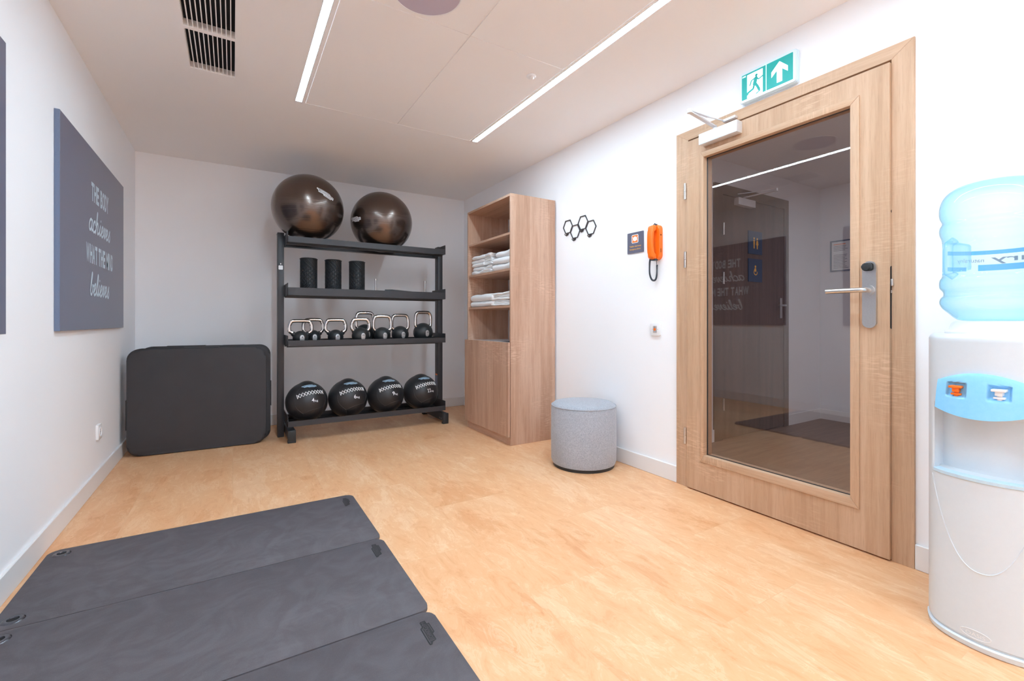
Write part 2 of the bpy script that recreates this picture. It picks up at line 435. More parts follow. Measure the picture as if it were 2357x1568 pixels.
RW = lambda y, z, x: Fr((x, y, z), (0, -1, 0), (0, 0, 1))     # right wall
BW = lambda x, y, z: Fr((x, y, z), (1, 0, 0), (0, 0, 1))      # facing -y
FL = lambda x, y, z, r=(1, 0, 0), u=(0, 1, 0): Fr((x, y, z), r, u)

# ================================================================== SETTING
struct('floor', lambda bm: box(bm, XL - .1, XR + .02, YF - .1, YB + .1, -.1, 0), 'floor')
struct('wall_left', lambda bm: box(bm, XL - .1, XL, YF - .1, YB + .1, 0, H), 'wall')
struct('wall_back', lambda bm: box(bm, XL, XR + .1, YB, YB + .1, 0, H), 'wall')
struct('wall_front', lambda bm: box(bm, XL, XR + .1, YF - .1, YF, 0, H), 'wall')
OY0, OY1, OZ = .775, 1.845, 2.115
def wr(bm):
    box(bm, XR, XR + .1, YF, OY0, 0, H); box(bm, XR, XR + .1, OY1, YB, 0, H); box(bm, XR, XR + .1, OY0, OY1, OZ, H)
struct('wall_right', wr, 'wall')
# ceiling: plaster margins round a field of panels, with a hole for the vent
VX0, VX1, VY0, VY1 = -.205, .011, 2.305, 3.145
GX0, GX1, GY = .411, 1.609, 3.275
def ceil(bm):
    z0, z1 = H, H + .12
    box(bm, XL - .1, VX0, YF - .1, YB + .1, z0, z1); box(bm, VX1, .345, YF - .1, YB + .1, z0, z1)
    box(bm, VX0, VX1, VY1, YB + .1, z0, z1); box(bm, VX0, VX1, YF - .1, VY0, z0, z1)
    box(bm, .345, XR + .1, GY + .006, YB + .1, z0, z1); box(bm, 1.675, XR + .1, YF - .1, GY + .006, z0, z1)
    box(bm, .345, 1.675, YF - .1, GY + .006, z0 + .10, z1 + .02)
    box(bm, .388, .408, SY, GY + .006, z0, z0 + .02); box(bm, 1.612, 1.627, SY, GY + .006, z0, z0 + .02); box(bm, 1.0125, 1.0235, SY, GY + .006, z0 + .004, z0 + .02)
    box(bm, .345, 1.675, YF - .1, SY, z0, z1)
ce = struct('ceiling', ceil, 'ceil', ang=20)
yb = [GY + .003]; 
while yb[-1] > SY: yb.append(yb[-1] - 1.206)
yb[-1] = SY
for a, b in zip(yb, yb[1:]):
    for x0, x1 in ((GX0, 1.012), (1.024, GX1)):
        obj('ceiling_panel', lambda bm: box(bm, x0, x1, b + .003, a, H + .0005, H + .018, .001, 1), 'ceil', ce)
# skirting
def bb(name, *b): struct(name, lambda bm: [box(bm, *q, .003, 1) for q in b], 'base')
bb('baseboard_left', (XL, XL + .013, YF, YB, 0, .102))
bb('baseboard_back', (XL + .013, XR - .013, YB - .013, YB, 0, .102))
bb('baseboard_right', (XR - .013, XR, F(1.891, 1, 2.345)[0] + .001, YB - .001, 0, .102), (XR - .013, XR, YF, F(.727, 1, 2.345)[0] - .001, 0, .102))
bb('baseboard_front', (XL + .013, XR - .013, YF, YF + .013, 0, .102))

# corridor beyond the door
CX, CY = 5.176, 2.365
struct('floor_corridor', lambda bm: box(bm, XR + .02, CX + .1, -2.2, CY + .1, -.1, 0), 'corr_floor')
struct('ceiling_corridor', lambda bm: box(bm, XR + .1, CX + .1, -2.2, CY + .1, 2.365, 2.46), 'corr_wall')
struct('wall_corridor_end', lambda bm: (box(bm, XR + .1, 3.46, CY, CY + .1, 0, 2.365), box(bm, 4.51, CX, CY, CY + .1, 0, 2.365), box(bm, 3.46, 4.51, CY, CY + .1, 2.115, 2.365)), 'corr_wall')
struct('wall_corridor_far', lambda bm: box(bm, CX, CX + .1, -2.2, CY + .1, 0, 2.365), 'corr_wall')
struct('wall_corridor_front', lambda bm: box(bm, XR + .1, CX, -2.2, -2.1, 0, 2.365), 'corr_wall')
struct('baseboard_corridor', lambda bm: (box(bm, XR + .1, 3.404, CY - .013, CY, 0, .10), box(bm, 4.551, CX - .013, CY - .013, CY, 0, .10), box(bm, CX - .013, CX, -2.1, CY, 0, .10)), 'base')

# ================================================================== CEILING THINGS
def strip(x0, x1, label):
    t = thing('light_strip', (.5 * (x0 + x1), 1.8, H), label, 'ceiling light', 'recessed linear lights in the ceiling')
    obj('diffuser', lambda bm: box(bm, x0 + .004, x1 - .004, SY + .004, GY - .004, H - .002, H + .012, .002, 1), 'led', t)
    obj('trim', lambda bm: (box(bm, x0, x0 + .0035, SY, GY + .006, H - .0015, H + .03), box(bm, x1 - .0035, x1, SY, GY + .006, H - .0015, H + .03),
                            box(bm, x0, x1, GY - .0035, GY + .006, H - .0015, H + .03)), 'alu', t)
strip(.345, .388, 'long recessed white light strip in the ceiling on the vent side')
strip(1.627, 1.675, 'long recessed white light strip in the ceiling on the door side')

t = thing('ceiling_vent', (-.1, 2.2, H), 'white ceiling air vent with slats over black duct, above the slate wall posters', 'vent')
secs = [(2.738, VY1), (VY0, 2.712)]
def vframe(bm):
    a, b, c, d = VX0, VX1, VY0, VY1; o = .027; z0, z1 = H - .006, H + .004
    box(bm, a - o, a, c - o, d + o, z0, z1); box(bm, b, b + o, c - o, d + o, z0, z1)
    box(bm, a, b, d, d + o, z0, z1); box(bm, a, b, c - o, c, z0, z1)
    for s0, s1 in zip(secs, secs[1:]): box(bm, a, b, s1[1], s0[0], z0, H + .030)
    box(bm, a + .0002, a + .002, c, d, H, H + .030); box(bm, b - .002, b - .0002, c, d, H, H + .030); box(bm, a + .002, b - .002, d - .004, d - .0003, H, H + .030)
obj('vent_frame', vframe, 'ceil', t)
obj('duct', lambda bm: box(bm, VX0, VX1, VY0, VY1, H + .030, H + .036), 'duct', t, label='black duct opening')
for a, b in secs:
    def sl(bm):
        for k in range(1, 11):
            x = VX0 + (VX1 - VX0) * k / 11
            box(bm, x - .0021, x + .0021, a, b, H - .004, H + .008)
    obj('grille', sl, 'ceil', t)

t = thing('ceiling_speaker', (.724, 1.895, H), 'round lilac-grey ceiling speaker in the panel nearest the camera', 'speaker')
obj('grille', lambda bm: cyl(bm, (.724, 1.895, H - .004), (.724, 1.895, H + .006), .147, 64), 'speaker', t)
obj('rim', lambda bm: tube(bm, [(.724 + .15 * math.cos(a), 1.895 + .15 * math.sin(a), H - .002) for a in [2 * PI * k / 64 for k in range(64)]], .004, 8, True), 'white_plastic', t)
t = thing('smoke_detector', (1.494, 2.225, H), 'tiny white ceiling sensor near the door side light strip', 'sensor')
obj('base_ring', lambda bm: lathe(bm, [(0, 0), (.028, 0), (.028, -.004), (.022, -.010), (0, -.010)], (1.494, 2.225, H + .0006), 32), 'white_plastic', t)
obj('sensor_eye', lambda bm: sphere(bm, (1.498, 2.22, H - .010), .011, 16), 'white_plastic', t)

# ================================================================== POSTERS
PX = -.684
SG = {  # pen strokes of the brush lettering, x-height 1
 'a': (.95, [[(.72, .86), (.48, 1.0), (.2, .82), (.05, .4), (.16, .04), (.4, .06), (.62, .4), (.78, .95)], [(.78, .95), (.66, .35), (.74, .04), (1.0, .2)]]),
 'c': (.78, [[(.66, .76), (.55, 1.0), (.28, .9), (.07, .45), (.16, .04), (.45, .02), (.82, .28)]]),
 'h': (.98, [[(.02, .1), (.25, 1.1), (.38, 1.85), (.30, 1.9), (.16, 1.1), (.0, .0)], [(.04, .3), (.28, .85), (.5, 1.0), (.58, .75), (.46, .25), (.56, .02), (.98, .25)]]),
 'i': (.50, [[(.0, .25), (.28, 1.0), (.12, .3), (.2, .02), (.52, .25)], [(.38, 1.42), (.39, 1.44)]]),
 'e': (.72, [[(.0, .25), (.3, .45), (.55, .8), (.42, 1.02), (.18, .75), (.08, .3), (.25, .0), (.5, .08), (.76, .32)]]),
 'v': (.72, [[(.0, .3), (.18, .95), (.3, .85), (.24, .3), (.32, .02), (.52, .45), (.62, 1.0), (.78, .92)]]),
 's': (.70, [[(.0, .2), (.25, .6), (.52, 1.1), (.42, .78), (.56, .4), (.44, .0), (.18, .04), (.08, .22)]]),
 'b': (.82, [[(.05, .35), (.3, 1.2), (.44, 1.85), (.32, 1.9), (.14, 1.1), (.08, .3), (.22, .0), (.48, .15), (.6, .6), (.5, .9), (.62, .78), (.84, .85)]]),
 'l': (.48, [[(.0, .25), (.35, 1.1), (.46, 1.75), (.34, 1.88), (.17, 1.2), (.1, .3), (.24, .0), (.5, .25)]]),
}
def script(bm, fr, word, x, y, width, xh, pen, d):
    tot = sum(SG[c][0] for c in word); s = width / (tot + .2)
    cx_ = x
    for c in word:
        adv, st = SG[c]
        for q in st:
            pts = smooth_path(q, 6) if len(q) > 2 else q
            ribbon(bm, fr, [(cx_ + (px + .10 * py) * s, y + py * xh) for px, py in pts], pen, d)
        cx_ += adv * s
def poster(y0, y1, z0, z1, label):
    t = thing('wall_poster', (XL, .5 * (y0 + y1), z0), label, 'poster', 'slate wall posters')
    p = obj('panel', lambda bm: box(bm, XL + .0015, PX, y0, y1, z0, z1, .0015, 1), 'poster', t)
    for ye in (y0, y1): obj('edge_band', lambda bm: box(bm, XL + .001, PX - .001, ye - .0012, ye + .0012, z0, z1), 'poster_edge', t)
    return t
t = poster(2.90, 4.34, .955, 1.985, 'large slate grey wall poster with white words about body and mind')
fr = LW(0, 0, PX)
k_ = 1.
def caps(bm, word, x, y, w_, h_):
    ws = {'I': .45, 'W': 1.45, 'M': 1.25}
    tot = sum(ws.get(c, 1) for c in word) + .16 * (len(word) - 1)
    u = w_ / tot
    for c in word:
        q = ws.get(c, 1) * u; text(bm, fr, c, x, y, q, h_, .0006, .015 if c in 'MWN' else .035); x += q + .16 * u
for w0, x, z, w_ in (('THE', 3.449, 1.687, .170), ('BODY', 3.655, 1.687, .205), ('WHAT', 3.342, 1.330, .238), ('THE', 3.612, 1.330, .160), ('MIND', 3.802, 1.330, .180)):
    obj('printed_word', lambda bm: caps(bm, w0, x, z, w_, .107), 'poster_txt', t, recalc=False)
obj('printed_word', lambda bm: script(bm, fr, 'achieves', 3.395, 1.515, .53, .064, .0145, .0006), 'poster_txt', t, recalc=False)
obj('printed_word', lambda bm: script(bm, fr, 'believes', 3.42, 1.152, .48, .064, .0145, .0006), 'poster_txt', t, recalc=False)
poster(.87, 2.31, .955, 1.985, 'blank slate grey wall poster cut off by the left edge of the photo')

# sockets and switches
t = thing('wall_socket', (XL, 3.70, .325), 'white wall socket low on the left wall beside the black padded mat', 'socket')
fr = LW(3.70, .325, XL)
obj('cover_plate', lambda bm: prism(bm, fr, rrect(.085, .092, .008), 0, .012, .002), 'white_plastic', t)
def sock(bm):
    pts = [(.028 * math.cos(a), .028 * math.sin(a)) for a in [2 * PI * k / 32 for k in range(32)]]
    tube(bm, [fr(x, y, .013) for x, y in pts], .0028, 8, True); prism(bm, fr, circle(.026, 32), .010, .0123)
obj('socket_well', sock, 'white_plastic', t)
for px_, pz_ in ((-.0095, 0), (.0095, 0), (0, .012)): obj('pin_hole', lambda bm: prism(bm, fr, circle(.0028, 12, px_, pz_), .012, .0126), 'ink', t)

# ================================================================== STORAGE RACK
t = thing('storage_rack', (1.08, 4.40, 0), 'black steel four-tier gym rack holding balls, rollers and kettlebells', 'rack')
for x0, x1 in ((.328, .378), (1.800, 1.850)):
    obj('post', lambda bm: (box(bm, x0, x1, 4.40, 4.485, 0.0, 1.765, .003), box(bm, x0 - .001, x1 + .001, 4.399, 4.486, 1.755, 1.767, .002)), 'black_metal', t)
for x0, x1 in ((.384, .442), (1.745, 1.799)):
    ft = obj('foot', lambda bm: box(bm, x0, x1, 4.14, 4.72, .028, .102, .004), 'black_metal', t)
    obj('end_cap', lambda bm: box(bm, x0 - .001, x1 + .001, 4.13, 4.155, .016, .104, .004), 'rubber', ft)
    for y, h_ in ((4.135, .02), (4.68, .03)): obj('foot_pad', lambda bm: box(bm, x0 - .002, x1 + .002, y, y + .04, 0, h_, .002), 'rubber', ft)
    for y in (4.18, 4.22): obj('bolt', lambda bm: cyl(bm, (x0 - .003, y, .05), (x0 + .002, y, .05), .006, 10), 'chrome', ft)
TR = [(1.655, 1.703, 1.745), (1.217, 1.281, 1.317), (.794, .842, .882), (.130, .176, .222)]
for zi, (z0, z1, z2) in enumerate(TR):
    def tray(bm):
        T = .004; x0, x1 = .383, 1.775 if zi < 9 else 1.79
        box(bm, x0, x1, 4.150, 4.150 + T, z0, z1); box(bm, x0, x1, 4.49 - T, 4.49, z0, z1)
        box(bm, x0, x1, 4.150 + T, 4.235, z0, z0 + T); box(bm, x0, x1, 4.405, 4.49 - T, z0, z0 + T)
        box(bm, x0, x1, 4.231, 4.235, z0 - .012, z0 + T); box(bm, x0, x1, 4.405, 4.409, z0 - .012, z0 + T)
        if zi in (1, 2): box(bm, x0 + .01, x1 - .01, 4.235, 4.405, z0 + .001, z0 + T)
        for a in (x0, x1 - T):       # end flanges slope down to the front
            fr = Fr((a, 0, 0), (0, 1, 0), (0, 0, 1))
            prism(bm, fr, [(4.15, z0), (4.49, z0), (4.49, z2), (4.15, z2)], 0, T)
        box(bm, .378, .384, 4.41, 4.475, z0 + .005, z2 - .004); box(bm, x1 - .001, 1.801, 4.41, 4.475, z0 + .005, z2 - .004)
    tr = obj('shelf', tray, 'black_metal', t)
    for y in (4.42, 4.46): obj('bolt', lambda bm: cyl(bm, (1.771, y, z0 + .05), (1.7665, y, z0 + .05), .006, 10), 'chrome', tr)
for x in (1.150, 1.638):
    obj('peg', lambda bm: (cyl(bm, (x, 4.345, 1.222), (x, 4.345, 1.39), .0085, 16), cyl(bm, (x, 4.345, 1.387), (x, 4.345, 1.402), .0105, 16)), 'steel', t, label='upright steel peg')
obj('sticker', lambda bm: (prism(bm, BW(.352, 4.40, 1.465), rrect(.034, .036, .006), 0, .0008), prism(bm, BW(.352, 4.40, 1.497), rrect(.008, .012, .003), 0, .0008)), 'white_plastic', t, label='small white sticker')
obj('sticker', lambda bm: box(bm, 1.7992, 1.8, 4.42, 4.47, .27, .445), 'poster', t, label='grey strip')
obj('sticker', lambda bm: box(bm, 1.7990, 1.8, 4.42, 4.47, .445, .458), 'orange', t, label='orange tab')

t = thing('training_bar', (1.37, 4.22, 1.2215), 'thin flat black bar lying on the second rack shelf between two steel pegs', 'bar')
obj('bar', lambda bm: tube(bm, [(1.20, 4.21, 1.286), (1.26, 4.21, 1.288), (1.40, 4.21, 1.281), (1.53, 4.21, 1.275)], [.009, .010, .008, .006], 10), 'rubber', t)
for xs_ in (1.23, 1.47): obj('support', lambda bm: box(bm, xs_, xs_ + .02, 4.20, 4.22, 1.2215, 1.277), 'rubber', t)

# company badge drawn in a 10 x 3 field
BADGE = [(0, 3), (7.2, 3), (7.8, 2.35), (9.7, 2.35), (10, 1.9), (9.85, .7), (8.8, .7), (8.6, 0), (4.4, 0), (3.8, .7), (1.3, .7), (.9, 1.8), (0, 2.3)]
def badge(fr, w_, parent, bg, fg, d=.0006, name='logo_badge'):
    s = w_ / 10
    def plate(bm):
        # columns so that the plate can follow a curved surface
        top = lambda x: 3 if x <= 7.2 else (3 - (x - 7.2) / .6 * .65 if x <= 7.8 else 2.35 if x <= 9.7 else 2.0)
        bot = lambda x: (2.3 - .5 * x / .9 if x <= .9 else 1.8 - 1.1 * (x - .9) / .4 if x <= 1.3 else .7 if x <= 3.8 else .7 - .7 * (x - 3.8) / .6 if x <= 4.4 else 0 if x <= 8.6 else .7)
        xs = sorted(set([0, .45, .9, 1.3, 2, 2.6, 3.2, 3.8, 4.4, 5, 5.6, 6.2, 6.8, 7.2, 7.8, 8.2, 8.6, 8.62, 9.2, 9.7, 10]))
        cols = []
        for x in xs:
            a, b = bot(x), top(x)
            cols.append([bm.verts.new(fr((x - 5) * s, (a + (b - a) * k / 3 - 1.5) * s, d)) for k in range(4)])
        for A, B in zip(cols, cols[1:]):
            for k in range(3): bm.faces.new((A[k], B[k], B[k + 1], A[k + 1]))
    p = obj(name, plate, bg, parent, recalc=False)
    def let(bm):
        F2 = lambda x, y, dd=0: fr((x - 5) * s, (y - 1.5) * s, dd)
        def line(x0, y0, x1, y1, wd):
            n = max(1, int(abs(x1 - x0) / .6)); 
            for i in range(n):
                a, b = x0 + (x1 - x0) * i / n, x0 + (x1 - x0) * (i + 1) / n
                if abs(x1 - x0) > abs(y1 - y0): q = [(a, y0 - wd / 2), (b, y0 - wd / 2), (b, y0 + wd / 2), (a, y0 + wd / 2)]
                else: q = [(x0 - wd / 2, y1), (x0 + wd / 2, y1), (x0 + wd / 2, y0), (x0 - wd / 2, y0)]
                bm.faces.new([bm.verts.new(F2(x, y, 2 * d)) for x, y in q])
        line(.4, 2.62, 7.0, 2.62, .2); line(1.45, 2.62, 1.45, 1.0, .24); line(4.6, .42, 8.3, .42, .2)
        text(bm, F2, 'ECHNO', 1.85, 1.05, 4.3, 1.15, 2 * d, 0); text(bm, F2, 'G', 6.2, .9, 1.05, 1.45, 2 * d, 0)
        text(bm, F2, 'Y', 7.35, .72, .9, 1.35, 2 * d, 0); text(bm, F2, 'M', 8.3, 1.0, 1.25, 1.15, 2 * d, 0)
    obj('logo_lettering', let, fg, p, recalc=False)
    return p

# exercise balls
def exercise_ball(c, R, label, f, roll, w_):
    t = thing('exercise_ball', (c[0], c[1], c[2] - R), label, 'exercise ball', 'exercise balls on the top shelf')
    obj('ball', lambda bm: sphere(bm, c, R, 96), 'ball', t, ang=80)
    badge(Ball(c, R, f, roll=roll), w_, t, 'white_print', 'ink', .0012)
exercise_ball((.562, 4.32, 1.981), .290, 'larger glossy brown-black exercise ball, left on the top rack shelf', (.29, -.78, .24), -.42, .155)
exercise_ball((1.200, 4.32, 1.934), .280, 'smaller glossy brown-black exercise ball, right on the top rack shelf', (-.86, -.30, -.06), 0, .150)

# foam rollers
def rollers():
    def build(bm):
        R, h = .070, .335; n, m_ = 168, 130
        def fn(r, z, a):
            if z < .014 or z > h - .014 or r < .065: return r
            u = a * 12 / (2 * PI); v_ = z / .0366
            g1 = (u + v_) % 1; g2 = (u - v_) % 1
            mid = .28 < z / h < .72
            gr = 0
            if (mid or z > .5 * h) and g1 < .22: gr = 1
            if (mid or z < .5 * h) and g2 < .22: gr = 1
            if not mid:
                gg = ((u * 1.0 + v_) % .5) if z > .5 * h else ((u - v_) % .5)
                if gg < .14: gr = 1
            return r - .0035 * gr
        prof = [(0, .004), (.04, .004), (.045, 0), (.066, 0)] + [(R, .003 + (h - .006) * k / m_) for k in range(m_ + 1)] + [(.066, h), (.045, h), (.04, h - .006), (0, h - .006)]
        lathe(bm, prof, (0, 0, 0), n, fn)
    px = [(.572, 'leftmost black ribbed foam roller standing on the second rack shelf'), (.777, 'middle black ribbed foam roller standing on the second rack shelf'), (.986, 'rightmost black ribbed foam roller standing on the second rack shelf')]
    first = None
    for i, (x, lab) in enumerate(px):
        if first is None:
            first = obj('foam_roller', build, 'roller', None, (0, 0, 0), ang=25); o = first
            def ends(bm):
                tube(bm, [(.0705 * math.cos(a), .0705 * math.sin(a), .328) for a in [2 * PI * k / 48 for k in range(48)]], .0035, 8, True)
            rim = obj('end_rim', ends, 'rubber', first)
        else:
            o = first.copy(); sc.collection.objects.link(o)
            c = rim.copy(); sc.collection.objects.link(c); c.parent = o
        o.location = (x, 4.38, 1.2215); o.rotation_euler.z = i * .37 + .2
        props(o, lab, 'foam roller', 'foam rollers on the second shelf')
        if i == 0:
            pass
    
rollers()

# kettlebells
def kettlebell(px_x, y, R, W, top, num, label, tilt=0.):
    zb = .7986; c = (px_x, y, zb + R * .94)
    t = thing('kettlebell', (px_x, y, zb), label, 'kettlebell', 'kettlebells on the third shelf')
    def body(bm):
        prof = [(0, 0)] + [(R * .62, 0)] + [(R * math.cos(a), R * .94 + R * math.sin(a)) for a in [math.radians(-62 + 152 * k / 26) for k in range(27)][:-1]] + [(0, 1.94 * R)]
        lathe(bm, prof, (px_x, y, zb), 48)
    b = obj('bell', body, 'rubber', t, ang=50)
    hw = W / 2; r = .0155 if num != '24' else .0165; zt = top - r
    a0 = R * .80; zs = c[2] + math.sqrt(max(0, R * R - a0 * a0)) * .72
    e0 = Vector((a0 * .80, 0, zs - c[2] - .004)); e1 = Vector((hw - r, 0, zs - c[2] + .035))
    zt_ = zt - c[2]
    side = [tuple(e0), tuple(e0.lerp(e1, .5)), tuple(e1), (hw - r + .002, 0, (e1.z + zt_) / 2), (hw - r - .003, 0, zt_ - .028), (hw - r - .012, 0, zt_ - .010), (hw - r - .034, 0, zt_)]
    pts = side + [(-x, yy, z) for x, yy, z in side[::-1]]
    pts = [(px_x + x, y, c[2] + z) for x, yy, z in smooth_path(pts, 8)]
    obj('handle', lambda bm: tube(bm, pts, r, 18), 'chrome', t, ang=60)
    for s in (-1, 1):
        p0 = Vector((px_x + s * e0.x * .8, y, c[2] + e0.z - .012)); p1 = Vector((px_x + s * (e0.x + (e1.x - e0.x) * .55), y, c[2] + e0.z + (e1.z - e0.z) * .50))
        obj('collar', lambda bm: (cyl(bm, p0, p1, r * 1.35, 18, r * 1.28)), 'rubber', t)
    fr = Ball(c, R, (.10, -1, -.06))
    def lab(bm):
        w_, h_ = .036, .062; cols = 8; P_ = []
        for j in range(cols + 1):
            x = -w_ / 2 + w_ * j / cols; q = math.sqrt(max(0, (w_ / 2) ** 2 - x * x)); yt = h_ / 2 - w_ / 2 + q
            P_.append([bm.verts.new(fr(x, -yt + 2 * yt * k / 6, .0012)) for k in range(7)])
        for A, B in zip(P_, P_[1:]):
            for k in range(6): bm.faces.new((A[k], B[k], B[k + 1], A[k + 1]))
    l_ = obj('weight_label', lab, 'plate', t, recalc=False)
    tw = .011 if len(num) == 1 else .021
    obj('weight_number', lambda bm: text(bm, fr, num, -tw / 2, .004, tw, .016, .002, .01), 'ink', l_, recalc=False)
KB = [(.497, 4.30, .062, .203, 1.019, '4', 'small kettlebell marked 4, at the left end of the third rack shelf'),
      (.612, 4.41, .064, .188, 1.030, '6', 'small kettlebell half hidden behind the one marked 4'),
      (.785, 4.31, .066, .196, 1.027, '8', 'kettlebell marked 8 with a wide steel handle on the third rack shelf'),
      (.985, 4.235, .076, .182, 1.034, '10', 'kettlebell marked 10 standing in front of a taller one'),
      (1.060, 4.390, .090, .186, 1.095, '20', 'tall kettlebell standing behind the one marked 10'),
      (1.190, 4.27, .076, .190, 1.062, '12', 'kettlebell marked 12 on the third rack shelf'),
      (1.380, 4.33, .081, .186, 1.073, '16', 'kettlebell marked 16 on the third rack shelf'),
      (1.612, 4.33, .096, .188, 1.104, '24', 'largest kettlebell, marked 24, at the right end of the third rack shelf')]
for k in KB: kettlebell(*k)

# medicine balls
def one(bm, fr, x, y):
    for p in ([(.007, 0), (.012, 0), (.012, .034), (.007, .034)], [(.007, .034), (.007, .028), (.001, .024), (.001, .030)], [(.002, 0), (.017, 0), (.017, .0045), (.002, .0045)]):
        bm.faces.new([bm.verts.new(fr(x + a, y + b, .0012 + .0001 * (len(p) + a))) for a, b in p])
def medball(x, num, label):
    R = .170; c = Vector((x, 4.32, .302)); az = Vector((.10, -1, 0)).normalized()
    t = thing('medicine_ball', (c.x, c.y, c.z - R), label, 'medicine ball', 'medicine balls on the bottom shelf')
    def body(bm):
        sphere(bm, c, R, 64)
        for q in bm.verts:
            d = (q.co - c).normalized()
            if d.z > .93: q.co += d * .010 * (d.z - .93) / .07
    obj('ball', body, 'leather', t, ang=80)
    el = lambda e: (az.x * math.cos(e), az.y * math.cos(e), math.sin(e))
    f1 = Ball(c, R, el(math.radians(8)), roll=.10)
    S = [[(-.085, .155), (-.125, .09), (-.14, .02), (-.125, -.04), (-.085, -.095)], [(-.085, -.095), (-.02, -.075), (.05, -.068), (.11, -.066)],
         [(.11, -.066), (.145, .0), (.14, .06), (.11, .12)], [(-.085, -.095), (-.10, -.17)], [(.11, -.066), (.12, -.15)], [(.015, -.07), (.02, -.16)], [(-.13, .05), (-.06, .062), (0, .066), (.07, .064), (.14, .055)]]
    def seams(bm):
        for s in S: tube(bm, [f1(a, b, -.0005) for a, b in smooth_path(s, 5)], .0018, 6)
        tube(bm, [c + Vector((R * math.cos(a), R * math.sin(a) * .55, R * math.sin(a) * .835)) for a in [2 * PI * k / 64 for k in range(64)]], .0014, 5, True)
    obj('seam', seams, 'pad', t, ang=60)
    f2 = Ball(c, R, el(math.radians(34)), roll=.12)
    def lace(bm):
        n = 9; w_ = .225; h_ = .0175
        for s in (1, -1):
            pts = [(-w_ / 2 + w_ * i / n, s * h_ * (1 if i % 2 else -1)) for i in range(n + 1)]
            dd = []
            for a, b in zip(pts, pts[1:]):
                dd += [(a[0] + (b[0] - a[0]) * k / 3, a[1] + (b[1] - a[1]) * k / 3) for k in range(3)]
            dd.append(pts[-1]); tube(bm, [f2(a, b, .0015) for a, b in dd], .0030, 6)
        for s in (-1, 1): tube(bm, [f2(s * w_ / 2, -h_, .0015), f2(s * w_ / 2 , h_, .0015)], .0024, 6)
    obj('lacing', lace, 'white_plastic', t, ang=60, label='white criss-cross lacing')
    badge(Ball(c, R, el(math.radians(59)), roll=.10), .118, t, 'tray_blue', 'ink', .0012)
    f3 = Ball(c, R, el(math.radians(10)), roll=.05); w1 = .022 if len(num) == 1 else .040
    obj('weight_number', lambda bm: ([one(bm, f3, .012 - w1 / 2 + q, -.012) for q in (0, .021)] if num == '11' else text(bm, f3, num, .012 - w1 / 2, -.012, w1, .034, .0012, .016), text(bm, f3, 'kg', .016 + w1 / 2, -.017, .026, .022, .0012, .012)), 'white_print', t, recalc=False)
medball(.549, '4', 'black medicine ball marked 4 kg on the bottom rack shelf')
medball(.893, '6', 'black medicine ball marked 6 kg on the bottom rack shelf')
medball(1.236, '9', 'black medicine ball marked 9 kg on the bottom rack shelf')
medball(1.583, '11', 'black medicine ball marked 11 kg on the bottom rack shelf')

# ================================================================== FOLDED PADDED MAT
t = thing('folding_mat', (-.2, 4.40, 0), 'black padded folding mat standing on edge in the corner left of the rack', 'folding mat')
a = -.040
fr = Fr((-.215, 4.285, .398), (math.cos(a), math.sin(a), 0), (0, 0, 1))
fr2 = Fr((-.170, 4.395, .402), (math.cos(a), math.sin(a), 0), (0, 0, 1))
def panel(fr, w_, h_):
    def b(bm):
        pts = rrect(w_, h_, .075, 8)
        prism(bm, fr, pts, -.085, 0, .022, 5)
        bmesh.ops.subdivide_edges(bm, edges=[e for e in bm.edges if e.calc_length() > .3], cuts=6, use_grid_fill=True)
    return b
def piping(fr, w_, h_, d):
    def b(bm):
        for dd in d: tube(bm, [fr(x, y, dd) for x, y in rrect(w_, h_, .078, 8)], .004, 8, True)
    return b
p1 = obj('front_panel', panel(fr, .895, .785), 'pad', t, ang=60); obj('piping', piping(fr, .895, .788, (-.024, -.078)), 'pad_edge', p1)
p2 = obj('rear_panel', panel(fr2, .880, .795), 'pad', t, ang=60); obj('piping', piping(fr2, .88, .797, (-.024, -.075)), 'pad_edge', p2)
def strap(f_, x0, x1, y0, y1, d0=-.07, d1=-.03):
    obj('strap', lambda bm: prism(bm, f_, [(x0, y0), (x1, y0), (x1, y1), (x0, y1)], d0, d1), 'pad_edge', t)
strap(fr, -.11, .12, .389, .401); strap(fr2, -.27, -.02, .394, .406); strap(fr2, .1, .25, .394, .404)
strap(fr, .444, .453, -.13, .06); strap(fr2, .438, .450, -.12, .09); strap(fr, -.459, -.449, -.2, .02); strap(fr, -.11, .12, -.396, -.388)

# ================================================================== EXERCISE MATS
def exmat(y0, y1, label, seed):
    t = thing('exercise_mat', (0, .5 * (y0 + y1), 0), label, 'exercise mat', 'grey exercise mats on the floor')
    fr = FL(-.045, .5 * (y0 + y1), 0); h_ = y1 - y0
    obj('mat', lambda bm: prism(bm, fr, rrect(1.25, h_, .035, 6), .0, .0125, .003, 2), 'mat', t)
    for s in (-1, 1):
        cx_, cy_ = -.575, s * (h_ / 2 - .055)
        def ring(bm):
            for q, r0, z in ((0, .017, .0155), (0, .030, .0155)): pass
            A, B = [], []
            prof = [(.0145, .0130), (.0155, .0160), (.020, .0168), (.027, .0155), (.030, .0128)]
            rows = [[bm.verts.new(fr(cx_ + r * math.cos(2 * PI * k / 40), cy_ + r * math.sin(2 * PI * k / 40), z)) for k in range(40)] for r, z in prof]
            for R0, R1 in zip(rows, rows[1:]):
                for k in range(40): bm.faces.new((R0[k], R0[(k + 1) % 40], R1[(k + 1) % 40], R1[k]))
        g = obj('grommet', ring, 'gunmetal', t, ang=60)
        obj('hole', lambda bm: prism(bm, fr, circle(.0148, 32, cx_, cy_), .0126, .0132), 'dark', g)
    badge(Fr((.530, y1 - .105, .0127), (0, 1, 0), (-1, 0, 0)), .118, t, 'rubber', 'mat', .0005)
exmat(2.092, 2.705, 'grey exercise mat nearest the rack, farthest of the three on the floor', 1)
